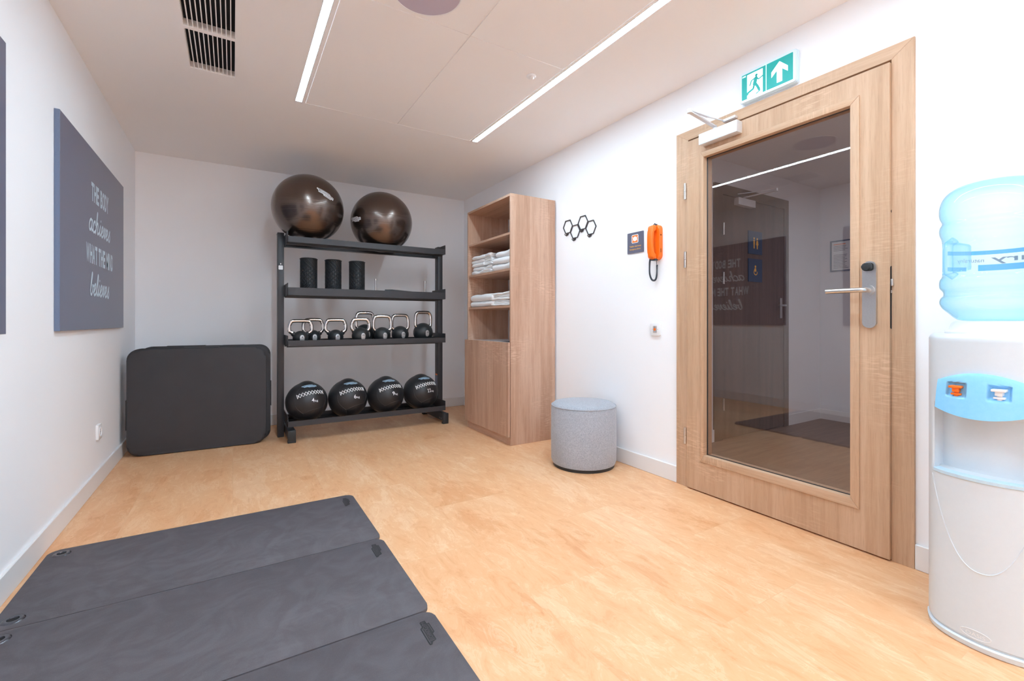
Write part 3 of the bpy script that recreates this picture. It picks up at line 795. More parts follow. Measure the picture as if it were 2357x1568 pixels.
exmat(1.486, 2.088, 'grey exercise mat in the middle of the three on the floor', 2)
exmat(.875, 1.480, 'grey exercise mat nearest the camera, cut off at the bottom of the photo', 3)

# ================================================================== TOWEL CABINET
cx0, cx1, cy0, cy1, cz = 1.900, 2.343, 3.127, 3.917, 2.030
T = .018
t = thing('towel_cabinet', (2.12, 3.52, 0), 'tall oak towel cabinet with open shelves against the right wall', 'cabinet')
obj('side_panel', lambda bm: box(bm, cx0, cx1, cy0, cy0 + T, 0, cz, .001, 1), 'oak_cab', t)
obj('side_panel', lambda bm: box(bm, cx0, cx1, cy1 - T, cy1, 0, cz, .001, 1), 'oak_cab', t)
obj('top_panel', lambda bm: box(bm, cx0, cx1, cy0 + T, cy1 - T, cz - T, cz), 'oak_shelf', t)
obj('back_panel', lambda bm: box(bm, cx1 - .004, cx1, cy0 + T, cy1 - T, .06, cz - T), 'counter_white', t, label='white back panel')
obj('plinth', lambda bm: box(bm, cx0 + .004, cx0 + .02, cy0 + T, cy1 - T, 0, .066), 'oak_shelf', t)
for z in (1.703, 1.412, 1.112):
    obj('shelf', lambda bm: box(bm, cx0 + .004, cx1 - .004, cy0 + T, cy1 - T, z, z + .019, .0008, 1), 'oak_shelf', t)
obj('door', lambda bm: box(bm, cx0 - .022, cx0 - .003, cy0 + .004, cy1 + .014, .070, .830, .001, 1), 'oak_cab', t, label='large oak laundry flap')
def counter(bm):
    z0, z1 = .812, .826
    box(bm, cx0, cx0 + .07, cy0 + T, cy1 - T, z0, z1); box(bm, cx1 - .10, cx1 - .004, cy0 + T, cy1 - T, z0, z1)
    box(bm, cx0 + .07, cx1 - .10, cy0 + T, cy0 + .12, z0, z1); box(bm, cx0 + .07, cx1 - .10, cy1 - .28, cy1 - T, z0, z1)
obj('counter', counter, 'counter_white', t, label='white counter round a black laundry opening')
obj('laundry_hole', lambda bm: box(bm, cx0 + .07, cx1 - .10, cy0 + .12, cy1 - .28, .60, .815), 'dark', t)

def towel(x0, x1, y0, y1, z0, z1, seed, label, group, layers=2):
    def b(bm):
        h_ = z1 - z0; ym = y0 + (y1 - y0) * .42
        if layers == 1: box(bm, x0, x1, y0, y1, z0, z1, h_ * .47, 5)
        else:
            box(bm, x0, x1, ym - .03, y1, z0, z1, h_ * .47, 5)          # the rounded fold
            for k in range(3):                                          # the open edge with its layers
                box(bm, x0 + .003 + .003 * ((k + seed) % 3), x1 - .004, y0 + .006 * ((k * 2 + seed) % 3), ym + .02, z0 + h_ * (.02 + .32 * k), z0 + h_ * (.02 + .32 * (k + 1)), h_ * .155, 3)
        bmesh.ops.subdivide_edges(bm, edges=[e for e in bm.edges if e.calc_length() > .12], cuts=7, use_grid_fill=True)
        for q in bm.verts:
            n_ = noise.noise_vector(q.co * 11 + Vector((seed, seed * 2, 0))) * .010 + noise.noise_vector(q.co * 30 + Vector((seed, 0, 0))) * .003
            zf = (q.co.z - z0) / (z1 - z0)
            q.co.x += n_.x; q.co.y = max(y0 - .003, min(y1 + .003, q.co.y + n_.y * .8)); q.co.z = max(z0 + .0002, min(z1 - .0002, q.co.z + n_.z * .8))
    obj('folded_towel', b, 'towel', None, ((x0 + x1) / 2, (y0 + y1) / 2, z0), ang=70)
    o = [q for q in sc.objects if q.name.startswith('folded_towel')][-1]
    return o
def tw(*a):
    o = towel(*a[:-2], a[-2], a[-1], layers=1 if 11 <= a[6] <= 13 else 3)
    return props(o, a[-2], 'towel', a[-1])
zs = 1.4325
ord5 = ['bottom', 'second from the bottom', 'middle', 'second from the top', 'top']
for k in range(5):
    tw(1.918 + .006 * (k % 2), 2.20, 3.50 - .01 * (k % 3), 3.885 - .012 * ((k * 2) % 3), zs + .0345 * k, zs + .0345 * (k + 1) - .001, k + 1, 'thin white folded towel, %s of the stack of five' % ord5[k], 'stack of five white towels')
ord3 = ['bottom', 'middle', 'top']
for k in range(3):
    tw(1.915 + .012 * (k == 2), 2.22, 3.150, 3.475 - .004 * k - .03 * (k == 2), zs + .054 * k, zs + .054 * (k + 1) - .001, k + 11, 'thick white folded towel, %s of the stack of three' % ord3[k], 'stack of three white towels')
tw(1.912, 2.26, 3.152, 3.885, 1.1325, 1.180, 21, 'wide white folded towel, lower of the two on the cabinet shelf', 'pair of wide white towels')
tw(1.908, 2.26, 3.152, 3.890, 1.181, 1.246, 22, 'wide white folded towel, upper of the two on the cabinet shelf', 'pair of wide white towels')

# ================================================================== POUF
t = thing('pouf', (2.100, 2.472, 0), 'round light grey felt pouf on the floor between cabinet and door', 'pouf')
R = .226
obj('cushion', lambda bm: lathe(bm, [(0, .014), (R - .03, .014), (R - .008, .022), (R, .045), (R + .001, .2), (R, .398), (R - .006, .418), (R - .020, .432), (R - .05, .438), (0, .442)], (2.100, 2.472, 0), 96), 'felt', t, ang=50)
obj('seam', lambda bm: tube(bm, [(2.100 + (R - .003) * math.cos(a), 2.472 + (R - .003) * math.sin(a), .416) for a in [2 * PI * k / 96 for k in range(96)]], .003, 6, True), 'felt', t)
obj('base', lambda bm: cyl(bm, (2.100, 2.472, 0), (2.100, 2.472, .018), R - .014, 64), 'rubber', t)

# ================================================================== COAT HOOKS
t = thing('coat_rack', (XR, 2.82, 1.75), 'black wire coat rack of four hexagons on the white wall', 'coat rack')
r = .0630
for i, (yc, zc) in enumerate([(2.966, 1.779), (2.872, 1.7245), (2.777, 1.779), (2.683, 1.7245)]):
    fr = RW(yc, zc, XR)
    pts = [(r * .94 * math.cos(PI / 3 * k), r * .94 * math.sin(PI / 3 * k)) for k in range(6)]
    def hexa(bm):
        out = [(x * 1.05, y * 1.05) for x, y in pts]; inn = [(x * .93, y * .93) for x, y in pts]
        for k in range(6):
            k2 = (k + 1) % 6
            prism(bm, fr, [inn[k], out[k], out[k2], inn[k2]], .0005, .007)
    hx = obj('hexagon', hexa, 'black_metal', t)
    def hook(bm):
        y0 = -r * .86
        prism(bm, fr, [(-.030, y0 + .004), (.012, y0 + .004), (.002, y0 - .016), (-.024, y0 - .020)], .0005, .006)
        tube(bm, smooth_path([fr(-.010, y0 - .006, .005), fr(-.010, y0 - .014, .014), fr(-.010, y0 - .016, .024), fr(-.010, y0 - .004, .030)], 4), .0026, 8)
    obj('hook', hook, 'black_metal', hx)
    obj('screw', lambda bm: prism(bm, fr, circle(.0032, 10, -.018, -r * .86 - .006), .006, .0075), 'chrome', hx)

# ================================================================== PHONE SIGN, PHONE, CALL BUTTON
x_ = XR - .006
t = thing('phone_sign', (XR, 2.232, 1.47), 'slate grey phone sign with orange symbol beside the orange wall phone', 'sign')
fr = RW(2.232 * x_ / XR, 1.54, XR)
obj('sign_plate', lambda bm: prism(bm, fr, rrect(.145, .142, .003, 3), .0008, .006), 'grey_plate', t)
sy = obj('symbol', lambda bm: prism(bm, fr, rrect(.062, .058, .010, 4, -.002, .026), .006, .0066), 'white_print', t)
obj('symbol_square', lambda bm: prism(bm, fr, rrect(.054, .050, .008, 4, -.002, .026), .0066, .0071), 'orange_print', sy)
def dial(bm):
    for k in range(2): ribbon(bm, lambda x, y, d: fr(x, y, d), smooth_path([((-.002 + (-1) ** k * (-.022)), .040), ((-.002 + (-1) ** k * (-.017)), .026), ((-.002 + (-1) ** k * (-.022)), .012)], 4), .004, .0073)
obj('symbol_disc', lambda bm: (prism(bm, fr, circle(.0165, 28, -.002, .026), .0071, .0075)), 'white_print', sy)
obj('symbol_waves', dial, 'white_print', sy, recalc=False)
obj('lettering', lambda bm: text(bm, fr, 'Telefon alarmowy', -.052, -.032, .106, .013, .0066, .012), 'gold', t, recalc=False)
obj('lettering', lambda bm: text(bm, fr, 'Emergency phone', -.050, -.052, .098, .013, .0066, .012), 'gold', t, recalc=False)

t = thing('wall_phone', (XR, 2.055, 1.39), 'orange wall phone with black coiled cord beside the grey sign', 'telephone')
yc = 2.030
fr = RW(yc, 1.510, XR)
bp = obj('phone_base', lambda bm: prism(bm, fr, rrect(.066, .226, .030, 8), .0005, .034, .008, 3), 'orange', t)
obj('button', lambda bm: prism(bm, Fr((XR - .017, yc - .033, 1.555), (-1, 0, 0), (0, 0, 1)), circle(.005, 12), 0, .001), 'ink', bp)
obj('slot', lambda bm: prism(bm, Fr((XR - .017, yc - .033, 1.455), (-1, 0, 0), (0, 0, 1)), rrect(.006, .026, .002), 0, .001), 'ink', bp)
def handset(bm):
    # curved bar with thicker ear and mouth ends
    n = 26; rows = []
    for i in range(n + 1):
        s = i / n; z = 1.620 - .222 * s; q = abs(2 * s - 1)
        d0 = .040 + .020 * (1 - q ** 3.2) ** 1.0; d1 = .072 + .014 * (1 - q * q)
        if q > .62: d0 = .035
        wd = .050 * (1 - .12 * (1 - q)); e = min(s, 1 - s) / .07
        if e < 1:
            k = math.sqrt(max(0.02, 1 - (1 - e) ** 2)); wd *= .35 + .65 * k; d1 = d0 + (d1 - d0) * (.35 + .65 * k)
        row = []
        for j in range(16):
            a = 2 * PI * j / 16; ca, sa = math.cos(a), math.sin(a)
            ex = lambda v_: math.copysign(abs(v_) ** .6, v_)
            row.append(bm.verts.new((XR - (d0 + d1) / 2 - ex(ca) * (d1 - d0) / 2, yc + .004 + ex(sa) * wd / 2, z)))
        rows.append(row)
    for A, B in zip(rows, rows[1:]):
        for j in range(16): bm.faces.new((A[j], A[(j + 1) % 16], B[(j + 1) % 16], B[j]))
    bm.faces.new(rows[0]); bm.faces.new(rows[-1][::-1])
obj('handset', handset, 'orange', t, ang=50)
def cord(bm):
    path = smooth_path([(XR - .050, yc + .026, 1.402), (XR - .050, yc + .030, 1.37), (XR - .045, yc + .034, 1.31), (XR - .032, yc + .028, 1.272), (XR - .022, yc + .010, 1.268), (XR - .02, yc - .002, 1.30), (XR - .02, yc - .004, 1.365)], 26)
    path = [Vector(p) for p in path]; out = []
    for i, p in enumerate(path[:-1]):
        d = (path[i + 1] - p).normalized(); u, v_ = frame3(d)
        for k in range(5):
            q = p.lerp(path[i + 1], k / 5); a = 2 * PI * (i * 5 + k) / 12
            out.append(q + (u * math.cos(a) + v_ * math.sin(a)) * .0042)
    tube(bm, out, .0021, 6)
    tube(bm, [out[-1], (XR - .018, yc + .002, 1.40)], .0018, 6)
obj('coiled_cord', cord, 'cord', t, ang=60)
obj('cradle', lambda bm: (box(bm, XR - .052, XR - .020, yc - .014, yc + .020, 1.392, 1.404, .003), box(bm, XR - .04, XR - .02, yc - .01, yc + .012, 1.616, 1.628, .003), cyl(bm, (XR - .032, yc + .004, 1.624), (XR - .032, yc + .004, 1.634), .004, 10)), 'cord', t)

t = thing('call_button', (XR, 2.058, .906), 'white square wall call button with small orange disc left of the door', 'button')
fr = RW(2.050, .948, XR)
obj('cover_plate', lambda bm: prism(bm, fr, rrect(.080, .080, .008), .0005, .012, .002), 'white_plastic', t)
obj('insert', lambda bm: prism(bm, fr, rrect(.030, .044, .002), .012, .0135), 'plate', t)
obj('button', lambda bm: prism(bm, fr, circle(.0085, 24, 0, 0), .0135, .0165, .001), 'orange', t)
obj('symbol', lambda bm: (prism(bm, fr, circle(.0018, 10, 0, .018), .0135, .0141), prism(bm, fr, rrect(.008, .002, .0005, 2, 0, .0125), .0135, .0141), prism(bm, fr, circle(.0016, 8, -.022, 0), .012, .0126), prism(bm, fr, circle(.0016, 8, .022, 0), .012, .0126)), 'ink', t)

# ================================================================== EXIT SIGN
x0 = XR - .036
ya, yb_ = 1.469 * x0 / XR, 1.192 * x0 / XR; za, zb_ = 1 + (2.190 - 1) * x0 / XR, 1 + (2.338 - 1) * x0 / XR
yc, zc, sw_, sh_ = (ya + yb_) / 2, (za + zb_) / 2, ya - yb_, zb_ - za
t = thing('exit_sign', (XR, yc, za), 'lit green exit sign with running figure and arrow above the door', 'sign')
fr = RW(yc, zc, XR)
obj('housing', lambda bm: prism(bm, fr, rrect(sw_ + .012, sh_ + .012, .010), .0005, .034, .004, 3), 'exit_case', t)
obj('clear_rim', lambda bm: (prism(bm, fr, rrect(sw_ + .020, sh_ + .018, .012), .008, .013), prism(bm, fr, rrect(sw_ + .018, sh_ + .016, .012), .022, .026)), 'exit_case', t)
wq, hq = sw_ - .012, sh_ - .014
gp = obj('green_panel', lambda bm: prism(bm, fr, rrect(wq, hq, .002, 2), .034, .0352), 'exit_green', t)
S_ = hq / 2
def doorway(bm):
    prism(bm, fr, [(-wq * .385, -S_), (-wq * .07, -S_), (-wq * .07, S_ * .86), (-wq * .385, S_ * .86)], .0352, .0357)
    prism(bm, fr, [(-.0012, -S_), (.0012, -S_), (.0012, S_), (-.0012, S_)], .0352, .0357)
    ar = [(0, .78), (.62, .18), (.62, -.22), (.2, .16), (.2, -.78), (-.2, -.78), (-.2, .16), (-.62, -.22), (-.62, .18)]
    ax = wq * .255
    P_ = lambda l: [(ax + x * S_ * .98, y * S_) for x, y in l]
    prism(bm, fr, P_([(0, .78), (.62, .18), (.62, -.22), (.2, .16), (-.2, .16), (-.62, -.22), (-.62, .18)]), .0352, .0357)
    prism(bm, fr, P_([(.2, .18), (.2, -.78), (-.2, -.78), (-.2, .18)]), .0352, .0357)
    text(bm, fr, 'AWEX', -wq * .49, S_ * .78, wq * .08, S_ * .12, .0357, .01)
obj('doorway_and_arrow', doorway, 'exit_white', gp)
def runner(bm):
    ox = -wq * .225
    p = lambda l: [(ox + x * S_, y * S_) for x, y in l]
    prism(bm, fr, [(ox + .12 * S_ + .105 * S_ * math.cos(2 * PI * k / 20), .56 * S_ + .105 * S_ * math.sin(2 * PI * k / 20)) for k in range(20)], .0357, .0361)
    for l, wd in (([(.08, .32), (-.02, -.06)], .30), ([(.1, .38), (.30, .16), (.66, .30)], .11), ([(.04, .38), (-.28, .28), (-.40, -.04)], .11),
                  ([(-.03, -.08), (-.14, -.42), (-.56, -.58), (-.60, -.68)], .17), ([(.04, -.08), (.20, -.34), (.34, -.66)], .19), ([(.40, -.76), (.12, -.90)], .09)):
        ribbon(bm, fr, p(l), wd * S_, .0361)
obj('running_figure', runner, 'exit_green', gp, recalc=False)

# ================================================================== DOOR
XF, XD = 2.345, 2.328           # faces of frame and leaf
t = thing('door_1', (2.35, 1.3, 0), None, None, kind='structure')
fy0, fz1 = F(.727, 2.157, XF); fy1 = F(1.891, 1, XF)[0]
ly0, lz1 = F(.809, 2.091, XD); ly1 = F(1.814, 1, XD)[0]
iy0 = F(.803, 1, XF)[0]; iy1 = ly1 + .004; iz1 = F(1, 2.099, XF)[1]
fr_ = Fr((0, 0, 0), (0, -1, 0), (0, 0, 1))       # depth is measured towards the room: x = -d
def architrave(bm):
    prism(bm, fr_, [(-fy0, 0), (-iy0, 0), (-iy0, iz1), (-fy0, fz1)], -XR - .1, -XF, .001, 1)
    prism(bm, fr_, [(-fy1, 0), (-iy1, 0), (-iy1, iz1), (-fy1, fz1)], -XR - .1, -XF, .001, 1)
obj('door_frame', architrave, 'oak_door', t)
obj('door_frame', lambda bm: prism(bm, fr_, [(-fy0, fz1), (-iy0, iz1), (-iy1, iz1), (-fy1, fz1)], -XR - .1, -XF, .001, 1), 'oak_door_h', t)
gy0, gz1 = F(.951, 1.964, XD); gy1, gz0 = F(1.694, .214, XD)
my0, mz1 = F(.916, 1.996, XD); my1, mz0 = F(1.717, .172, XD)
XB = 2.402
def leaf(bm):
    # stiles, then rails between them
    e = .006
    box(bm, XD, XB, ly0, gy0 - e, .008, lz1); box(bm, XD, XB, gy1 + e, ly1, .008, lz1)
    box(bm, XD, XB, gy0 - e, gy1 + e, .008, gz0 - e); box(bm, XD, XB, gy0 - e, gy1 + e, gz1 + e, lz1)
    bmesh.ops.remove_doubles(bm, verts=bm.verts, dist=.0001)
lf = obj('door_leaf', leaf, 'oak_door', t)
def bead(bm, sx):
    o = -(XD - .007); i_ = -(XD + .002)
    if sx:
        prism(bm, fr_, [(-my0, mz0), (-gy0, gz0), (-gy0, gz1), (-my0, mz1)], -XD - .070, o, .002, 2)
        prism(bm, fr_, [(-my1, mz0), (-gy1, gz0), (-gy1, gz1), (-my1, mz1)], -XD - .070, o, .002, 2)
    else:
        prism(bm, fr_, [(-my0, mz0), (-my1, mz0), (-gy1, gz0), (-gy0, gz0)], -XD - .070, o, .002, 2)
        prism(bm, fr_, [(-my0, mz1), (-my1, mz1), (-gy1, gz1), (-gy0, gz1)], -XD - .070, o, .002, 2)
obj('glazing_bead', lambda bm: bead(bm, True), 'oak_door', t); obj('glazing_bead', lambda bm: bead(bm, False), 'oak_door_h', t)
def pane_(bm):
    box(bm, 2.362, 2.368, gy0 - .003, gy1 + .003, gz0 - .003, gz1 + .003)
    for q in bm.verts: q.co.x -= (gy1 - q.co.y) * .0087        # the leaf stands a few millimetres proud on its lock side
obj('glass_pane', pane_, 'glass', t)
obj('glazing_gasket', lambda bm: (prism(bm, fr_, [(-gy0, gz0), (-gy0 - .0015, gz0 + .0015), (-gy0 - .0015, gz1 - .0015), (-gy0, gz1)], -2.3618, -2.352), prism(bm, fr_, [(-gy1, gz0), (-gy1 + .0015, gz0 + .0015), (-gy1 + .0015, gz1 - .0015), (-gy1, gz1)], -2.3618, -2.352),
    prism(bm, fr_, [(-gy0, gz0), (-gy1, gz0), (-gy1 + .0015, gz0 + .0015), (-gy0 - .0015, gz0 + .0015)], -2.3618, -2.352), prism(bm, fr_, [(-gy0, gz1), (-gy1, gz1), (-gy1 + .0015, gz1 - .0015), (-gy0 - .0015, gz1 - .0015)], -2.3618, -2.352)), 'rubber', t)
struct_th = obj('threshold', lambda bm: box(bm, 2.36, 2.40, OY0 + .03, OY1 - .03, 0, .006, .002), 'alu', t)
for z in (1.794, 1.377, .302):
    y, zz = F(1.827, z, 2.325)
    obj('hinge', lambda bm: (cyl(bm, (2.325, y, zz - .048), (2.325, y, zz - .001), .0075, 16), cyl(bm, (2.325, y, zz + .001), (2.325, y, zz + .048), .0075, 16)), 'steel', t)
# lock plate, lever, thumb turn
py_, pz0, pz1 = .866, .972, 1.257
fr = RW(py_, (pz0 + pz1) / 2, XD)
ep = obj('lock_plate', lambda bm: prism(bm, fr, rrect(.050, pz1 - pz0, .0248, 10), 0, .014, .003, 3), 'steel', t)
hx_, hz = 2.262, 1.133
obj('lever_handle', lambda bm: (cyl(bm, (XD - .012, py_, hz), (XD - .022, py_, hz), .021, 32), tube(bm, smooth_path([(XD - .012, py_, hz), (XD - .045, py_, hz), (hx_ + .004, py_ + .004, hz), (hx_, py_ + .018, hz), (hx_, py_ + .06, hz), (hx_, py_ + .142, hz)], 5), .0105, 20)), 'steel', ep, ang=50)
obj('thumb_turn', lambda bm: (prism(bm, RW(py_ + .002, 1.232, XD), rrect(.040, .034, .012, 5), .014, .020), prism(bm, RW(py_ + .002, 1.232, XD), rrect(.034, .030, .010, 5), .020, .040, .006, 3)), 'rubber', ep)
# bolt strip on the leaf's edge
lp = obj('lock_faceplate', lambda bm: prism(bm, Fr((XD + .014, ly0, 1.10), (1, 0, 0), (0, 0, 1)), rrect(.018, .262, .0088, 6), 0, .0015), 'dark', t)
obj('latch_bolt', lambda bm: box(bm, XD + .006, XD + .022, ly0 - .009, ly0, 1.147, 1.177, .002), 'steel', lp)
obj('latch_pin', lambda bm: box(bm, XD + .009, XD + .019, ly0 - .004, ly0, 1.118, 1.130, .001), 'steel', lp)
for z in (1.005, 1.03, 1.095, 1.19, 1.215): obj('bolt', lambda bm: prism(bm, Fr((XD + .014, ly0, z), (1, 0, 0), (0, 0, 1)), circle(.003, 10), .0015, .003), 'chrome', lp)
obj('bolt', lambda bm: prism(bm, Fr((XD + .018, ly0, 1.46), (1, 0, 0), (0, 0, 1)), circle(.006, 12), 0, .001), 'dark', lp)
# closer
cl = obj('door_closer', lambda bm: box(bm, 2.278, XD, 1.442, 1.674, 2.0095, 2.072, .0015), 'alu', t, label='silver door closer')
P0, P1, P2 = Vector((2.300, 1.585, 2.088)), Vector((2.052, 1.563, 2.104)), Vector((2.322, 1.545, 2.112))
def arm(bm, a, b, w_, h_):
    d = (b - a).normalized(); s_ = d.cross(Vector((0, 0, 1))).normalized() * w_ / 2; u = Vector((0, 0, h_ / 2))
    V = [bm.verts.new(p + q + r_) for p in (a, b) for q in (-s_, s_) for r_ in (-u, u)]
    for f in ((0, 1, 3, 2), (4, 6, 7, 5), (0, 4, 5, 1), (2, 3, 7, 6), (1, 5, 7, 3), (0, 2, 6, 4)): bm.faces.new([V[i] for i in f])
obj('closer_arm', lambda bm: (arm(bm, P0, P1, .020, .007), cyl(bm, P1 - Vector((0, 0, .006)), P1 + Vector((0, 0, .014)), .012, 20), cyl(bm, P0 - Vector((0, 0, .018)), P0 + Vector((0, 0, .006)), .010, 20)), 'alu', cl)
def arm2(bm):
    m_ = P1.lerp(P2, .52)
    arm(bm, P1 + Vector((0, 0, .008)), m_, .015, .006); tube(bm, [m_, P2], .004, 10)
    sphere(bm, P2, .008, 14); box(bm, 2.318, 2.345, 1.478, 1.552, 2.106, 2.120, .002)
obj('closer_arm', arm2, 'alu', cl)

# ================================================================== CORRIDOR THINGS
t = thing('door_2', (4.0, CY, 0), None, None, kind='structure')
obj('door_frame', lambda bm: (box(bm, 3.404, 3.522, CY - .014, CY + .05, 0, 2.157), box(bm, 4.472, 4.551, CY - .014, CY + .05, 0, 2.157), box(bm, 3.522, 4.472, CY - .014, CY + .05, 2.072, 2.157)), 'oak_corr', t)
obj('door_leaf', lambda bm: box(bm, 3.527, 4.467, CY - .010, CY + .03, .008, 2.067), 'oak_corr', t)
for z in (1.78, 1.365, .30): obj('hinge', lambda bm: cyl(bm, (3.520, CY - .02, z - .05), (3.520, CY - .02, z + .05), .008, 12), 'steel', t)
hh = obj('handle_plate', lambda bm: box(bm, 4.395, 4.43, CY - .018, CY - .010, 1.03, 1.22, .002), 'steel', t)
obj('lever_handle', lambda bm: tube(bm, [(4.412, CY - .018, 1.15), (4.412, CY - .06, 1.15), (4.30, CY - .06, 1.15)], .009, 12), 'steel', hh)
cl = obj('door_closer', lambda bm: box(bm, 3.68, 3.93, CY - .055, CY - .010, 2.0, 2.062, .002), 'alu', t)
obj('closer_arm', lambda bm: (arm(bm, Vector((3.79, CY - .03, 2.075)), Vector((3.84, CY - .285, 2.085)), .022, .008), arm(bm, Vector((3.84, CY - .285, 2.095)), Vector((3.72, CY - .02, 2.10)), .014, .006), cyl(bm, (3.84, CY - .285, 2.078), (3.84, CY - .285, 2.102), .012, 16)), 'alu', cl)
def figure(bm, fr, x, y, s, skirt):
    prism(bm, fr, circle(.17 * s, 14, x, y + .78 * s), .0062, .0072)
    prism(bm, fr, [(x - .2 * s, y + .52 * s), (x + .2 * s, y + .52 * s), (x + (.34 if skirt else .2) * s, y - .2 * s), (x - (.34 if skirt else .2) * s, y - .2 * s)], .0062, .0072)
    prism(bm, fr, [(x - .15 * s, y - .2 * s), (x + .15 * s, y - .2 * s), (x + .12 * s, y - .85 * s), (x - .12 * s, y - .85 * s)], .0062, .0072)
for z, lab in ((1.703, 'upper square navy restroom sign with two gold figures, seen through the door glass'), (1.456, 'lower square navy restroom sign with one gold figure, seen through the door glass')):
    t = thing('restroom_sign', (3.99, CY - .012, z - .1), lab, 'sign', 'navy restroom signs in the corridor')
    fr = BW(3.99, CY - .0105, z)
    obj('sign_plate', lambda bm: prism(bm, fr, rrect(.212, .205, .004, 3), .0005, .0062), 'navy', t)
    if z > 1.6: obj('symbol', lambda bm: (figure(bm, fr, -.02, -.005, .055, False), figure(bm, fr, .028, -.008, .055, True)), 'gold', t)
    else: obj('symbol', lambda bm: (prism(bm, fr, circle(.011, 14, 0, .034), .0062, .0072), prism(bm, fr, [(-.012, .020), (.008, .020), (.014, -.01), (-.012, -.012)], .0062, .0072), ribbon(bm, fr, smooth_path([(-.014, .008), (-.024, -.018), (-.006, -.038), (.020, -.034), (.028, -.014)], 4), .008, .0072)), 'gold', t)
t = thing('framed_notice', (CX, 2.10, 1.50), 'framed white notice on the far corridor wall, seen through the door glass', 'notice')
fr = RW(2.08, 1.655, CX)
obj('frame', lambda bm: (prism(bm, fr, [(-.185, -.155), (.185, -.155), (.185, -.142), (-.185, -.142)], .0005, .012), prism(bm, fr, [(-.185, .142), (.185, .142), (.185, .155), (-.185, .155)], .0005, .012),
    prism(bm, fr, [(-.185, -.142), (-.172, -.142), (-.172, .142), (-.185, .142)], .0005, .012), prism(bm, fr, [(.172, -.142), (.185, -.142), (.185, .142), (.172, .142)], .0005, .012)), 'poster', t)
pp = obj('paper', lambda bm: prism(bm, fr, [(-.172, -.142), (.172, -.142), (.172, .142), (-.172, .142)], .0005, .006), 'counter_white', t)
def lines(bm):
    for c0 in (-.155, .012):
        for k in range(16):
            if k in (4, 5): continue
            y = .095 - k * .0145; w_ = .14 * random.uniform(.7, 1)
            prism(bm, fr, [(c0, y), (c0 + w_, y), (c0 + w_, y + .0035), (c0, y + .0035)], .006, .0064)
obj('printed_lines', lines, 'ink', pp); obj('heading', lambda bm: (prism(bm, fr, [(-.155, .112), (-.05, .112), (-.05, .120), (-.155, .120)], .006, .0064), prism(bm, fr, [(.012, .112), (.12, .112), (.12, .120), (.012, .120)], .006, .0064)), 'orange_print', pp)

# ================================================================== WATER COOLER
WC = .437
t = thing('water_cooler', (2.13, WC, 0), 'white freestanding water cooler with light blue tap panel at the right edge', 'water cooler')
def front(dy): q = abs(dy) / .155; return 1.925 + .06 * q * q + .06 * q ** 8
def ss(a, b, x): x = max(0, min(1, (x - a) / (b - a))); return x * x * (3 - 2 * x)
def recess(dy, z):
    ed = 1 - ss(.112, .122, abs(dy))
    bay = ss(.515, .527, z) * (1 - ss(.700, .745, z)) * ed * .060
    return bay
def cooler(bm):
    zs_ = [.022, .026, .03] + [.04 + .02 * k for k in range(23)] + [.49 + .006 * k for k in range(12)] + [.57 + .012 * k for k in range(10)] + [.695 + .006 * k for k in range(10)] + [.76 + .02 * k for k in range(9)] + [.935, .945, .953, .958, .960]
    zs_ = sorted(set(round(z, 4) for z in zs_))
    dys = [-.155 + .31 * k / 62 for k in range(63)]
    rows = []
    for z in zs_:
        k = 0.
        if z > .945: k = .010 * ((z - .945) / .015) ** 2
        if z < .03: k = .004
        row = [bm.verts.new((front(d) + recess(d, z) + k + (.0 if z > .1 else 0), WC + d * (1 - k / .155), z)) for d in dys]
        bk = [bm.verts.new((x, WC + s * (.155 - k), z)) for x, s in ((2.20, 1), (2.32 - k, 1), (2.335 - k, .93), (2.335 - k, -.93), (2.32 - k, -1), (2.20, -1))]
        rows.append(row + bk)
    n = len(rows[0])
    for A, B in zip(rows, rows[1:]):
        for j in range(n): bm.faces.new((A[j], A[(j + 1) % n], B[(j + 1) % n], B[j]))
    bm.faces.new(rows[0][::-1]); bm.faces.new(rows[-1])
obj('body', cooler, 'cooler_white', t, ang=40)
def plinth(bm):
    rows = []
    for z, k in ((0, .004), (.004, 0.0), (.018, -.002), (.022, .003)):
        rows.append([bm.verts.new((front(-.155 + .31 * j / 40) + k - .003, WC + (-.155 + .31 * j / 40) * (1 - k / .155), z)) for j in range(41)] + [bm.verts.new((2.33, WC + s * .15, z)) for s in (1, -1)])
    n = len(rows[0])
    for A, B in zip(rows, rows[1:]):
        for j in range(n): bm.faces.new((A[j], A[(j + 1) % n], B[(j + 1) % n], B[j]))
    bm.faces.new(rows[0][::-1]); bm.faces.new(rows[-1])
obj('base_rim', plinth, 'cooler_white', t)
# raised smile line on the lower door
def smile(bm):
    pts = []
    for k in range(41):
        d = -.125 + .25 * k / 40; z = .238 + (.50 - .238) * (abs(d) / .125) ** 2.3
        pts.append((front(d) - .0005, WC + d, z))
    tube(bm, pts, .0015, 8)
obj('ridge', smile, 'cooler_white', t)
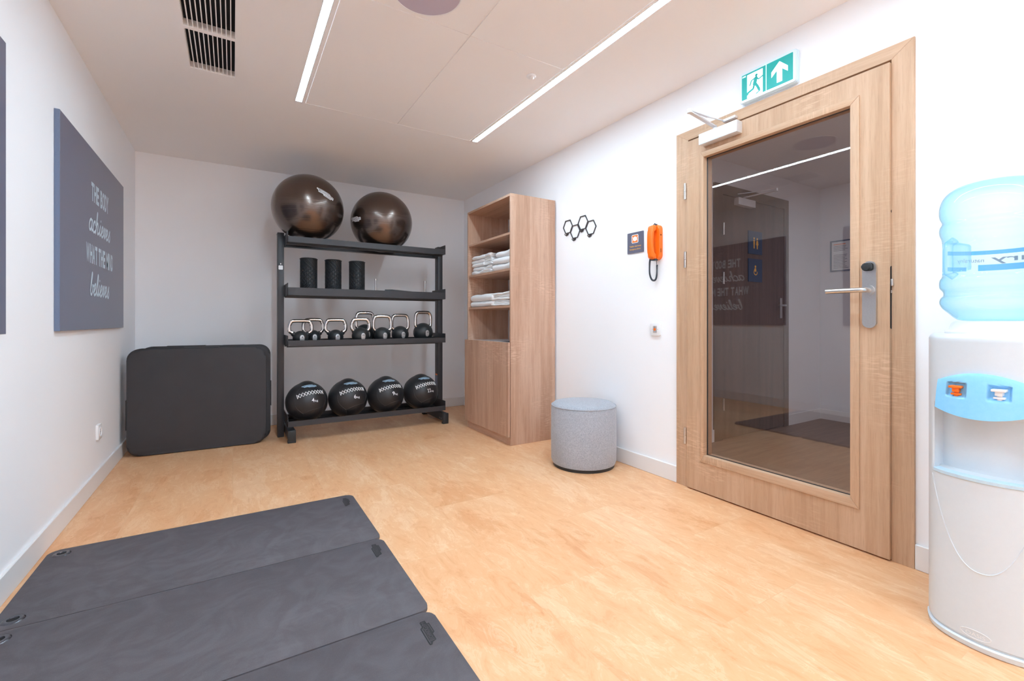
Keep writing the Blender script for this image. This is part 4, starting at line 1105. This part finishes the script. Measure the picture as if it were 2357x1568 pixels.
# tap panel
def tp(bm):
    n, m_ = 96, 34
    def zt(d): return .842 - .028 * (d / .10) ** 2 if abs(d) < .1 else .814
    def zb(d): return .706 + .020 * (d / .10) ** 2 - (.006 if d < -.02 else 0) * 0
    G_ = []
    for i in range(n + 1):
        d = -.104 + .208 * i / n; a, b = zb(d), zt(d)
        col = []
        for k in range(m_ + 1):
            v_ = k / m_; z = a + (b - a) * v_
            bulge = .030 * (1 - v_) ** .7 + .006
            for dc in (.052, -.042):
                bulge -= .014 * (1 - ss(.019, .026, abs(d - dc))) * ss(.764, .772, z) * (1 - ss(.806, .812, z))
            col.append(bm.verts.new((front(d) - bulge, WC + d, z)))
        G_.append(col)
    B_ = [[bm.verts.new((front(-.104 + .208 * i / n) + .004, WC - .104 + .208 * i / n, q.co.z)) for q in (G_[i][0], G_[i][-1])] for i in range(n + 1)]
    for i in range(n):
        for k in range(m_): bm.faces.new((G_[i][k], G_[i + 1][k], G_[i + 1][k + 1], G_[i][k + 1]))
        bm.faces.new((G_[i][0], B_[i][0], B_[i + 1][0], G_[i + 1][0])); bm.faces.new((G_[i][-1], G_[i + 1][-1], B_[i + 1][1], B_[i][1]))
    for i in (0, n): bm.faces.new([q for q in G_[i]] + [B_[i][1], B_[i][0]])
obj('tap_panel', tp, 'cooler_blue', t, ang=45, label='light blue tap panel')
for dc, m_, lab in ((.052, 'orange', 'orange hot water tap'), (-.042, 'white_plastic', 'white cold water tap')):
    x = front(dc) - .012
    def tap(bm):
        box(bm, x - .020, x + .012, WC + dc - .015, WC + dc + .015, .794, .801, .0015); box(bm, x - .014, x + .010, WC + dc - .008, WC + dc + .008, .782, .795, .001)
        box(bm, x - .010, x + .008, WC + dc - .012, WC + dc + .012, .772, .778, .001); cyl(bm, (x - .002, WC + dc, .768), (x - .002, WC + dc, .786), .006, 14)
    obj('tap', tap, m_, t, label=lab)
# drip tray
def drip(bm):
    n = 30; A = []
    for z, o_ in ((.512, -.003), (.522, -.005)):
        A.append([bm.verts.new((front(-.12 + .24 * k / n) + o_, WC - .12 + .24 * k / n, z)) for k in range(n + 1)] + [bm.verts.new((2.0, WC + .12, z)), bm.verts.new((2.0, WC - .12, z))])
    m_ = len(A[0])
    for j in range(m_): bm.faces.new((A[0][j], A[0][(j + 1) % m_], A[1][(j + 1) % m_], A[1][j]))
    bm.faces.new(A[0][::-1]); bm.faces.new(A[1])
obj('drip_tray', drip, 'tray_blue', t, label='pale blue drip tray')
# small oval emblem near the foot
frc = lambda x, y, d=0: Vector((front(.012 - x) - .0006 - d, WC + .012 - x, .047 + y))
def embl(bm):
    tube(bm, [frc(.034 * math.cos(a), .0125 * math.sin(a)) for a in [2 * PI * k / 40 for k in range(40)]], .0008, 6, True)
    text(bm, frc, 'OASIS', -.022, -.006, .044, .011, .0004, 0)
obj('emblem', embl, 'white_plastic', t, recalc=False)
BX, BY = 2.115, .4445
obj('collar', lambda bm: lathe(bm, [(0, .958), (.122, .958), (.122, .966), (.112, .974), (.106, .992), (.098, 1.000), (.06, 1.000), (0, 1.0)], (BX, BY, 0), 64), 'white_plastic', t)

# bottle, upside down
t = thing('water_bottle', (BX, BY, 1.0), 'large clear blue water bottle upside down on the water cooler', 'bottle')
prof = [(.060, 1.001), (.085, 1.004), (.098, 1.012), (.112, 1.027), (.126, 1.042), (.133, 1.055), (.135, 1.066), (.132, 1.078), (.126, 1.086), (.1245, 1.094), (.127, 1.102), (.134, 1.112), (.1355, 1.126), (.134, 1.140), (.129, 1.150),
        (.1275, 1.162), (.1275, 1.19), (.1275, 1.21), (.1275, 1.24), (.1275, 1.258), (.128, 1.268), (.130, 1.280), (.134, 1.292), (.1355, 1.306), (.134, 1.318), (.130, 1.327), (.1285, 1.334), (.1305, 1.341), (.1345, 1.352), (.136, 1.370), (.134, 1.392), (.127, 1.414), (.114, 1.432), (.092, 1.446), (.06, 1.452), (.03, 1.453), (0, 1.453)]
prof = [(max(0, a), b) for a, b in [(p[0], p[1]) for p in smooth_path(prof, 3)]]
HA = math.radians(122)      # handle side
def bott(r, z, a):
    dd = abs((a - HA + PI) % (2 * PI) - PI)
    k = (1 - ss(.20, .36, dd)) * ss(1.155, 1.172, z) * (1 - ss(1.250, 1.268, z))
    return r * (1 - .50 * k)
obj('shell', lambda bm: lathe(bm, prof, (BX, BY, 0), 96, bott), 'bottle', t, ang=60)
hd = Vector((math.cos(HA), math.sin(HA), 0)); hc = Vector((BX, BY, 0))
obj('handle', lambda bm: tube(bm, [hc + hd * r_ + Vector((0, 0, z)) for r_, z in ((.10, 1.150), (.117, 1.164), (.118, 1.19), (.118, 1.235), (.117, 1.257), (.10, 1.272))], .0125, 16), 'bottle', t, ang=60)
def label(bm, z0, z1, a0, a1, rr):
    n = 40; A = [[bm.verts.new((BX + rr * math.cos(a), BY + rr * math.sin(a), z)) for z in (z0, z1)] for a in [a0 + (a1 - a0) * k / n for k in range(n + 1)]]
    for p, q in zip(A, A[1:]): bm.faces.new((p[0], q[0], q[1], p[1]))
LR = .1282
fb = lambda x, y, d=0: Vector((BX + (LR + .0004) * math.cos(x / LR - .05), BY + (LR + .0004) * math.sin(x / LR - .05), y))
obj('label_band', lambda bm: (label(bm, 1.232, 1.246, -1.0, 1.35, LR), label(bm, 1.176, 1.197, -1.0, .55, LR), label(bm, 1.176, 1.190, .8, 1.35, LR)), 'bottle_tint', t, recalc=False, label='bright blue label stripes')
obj('label_lettering', lambda bm: (text(bm, fb, 'Pury', -.10, 1.198, .145, .030, 0, .012), text(bm, fb, 'naturalny', .062, 1.202, .075, .018, 0, 0)), 'grey_plate', t, recalc=False)

# tidy: drop the private base marker
for o in sc.objects:
    if '_b' in o: del o['_b']
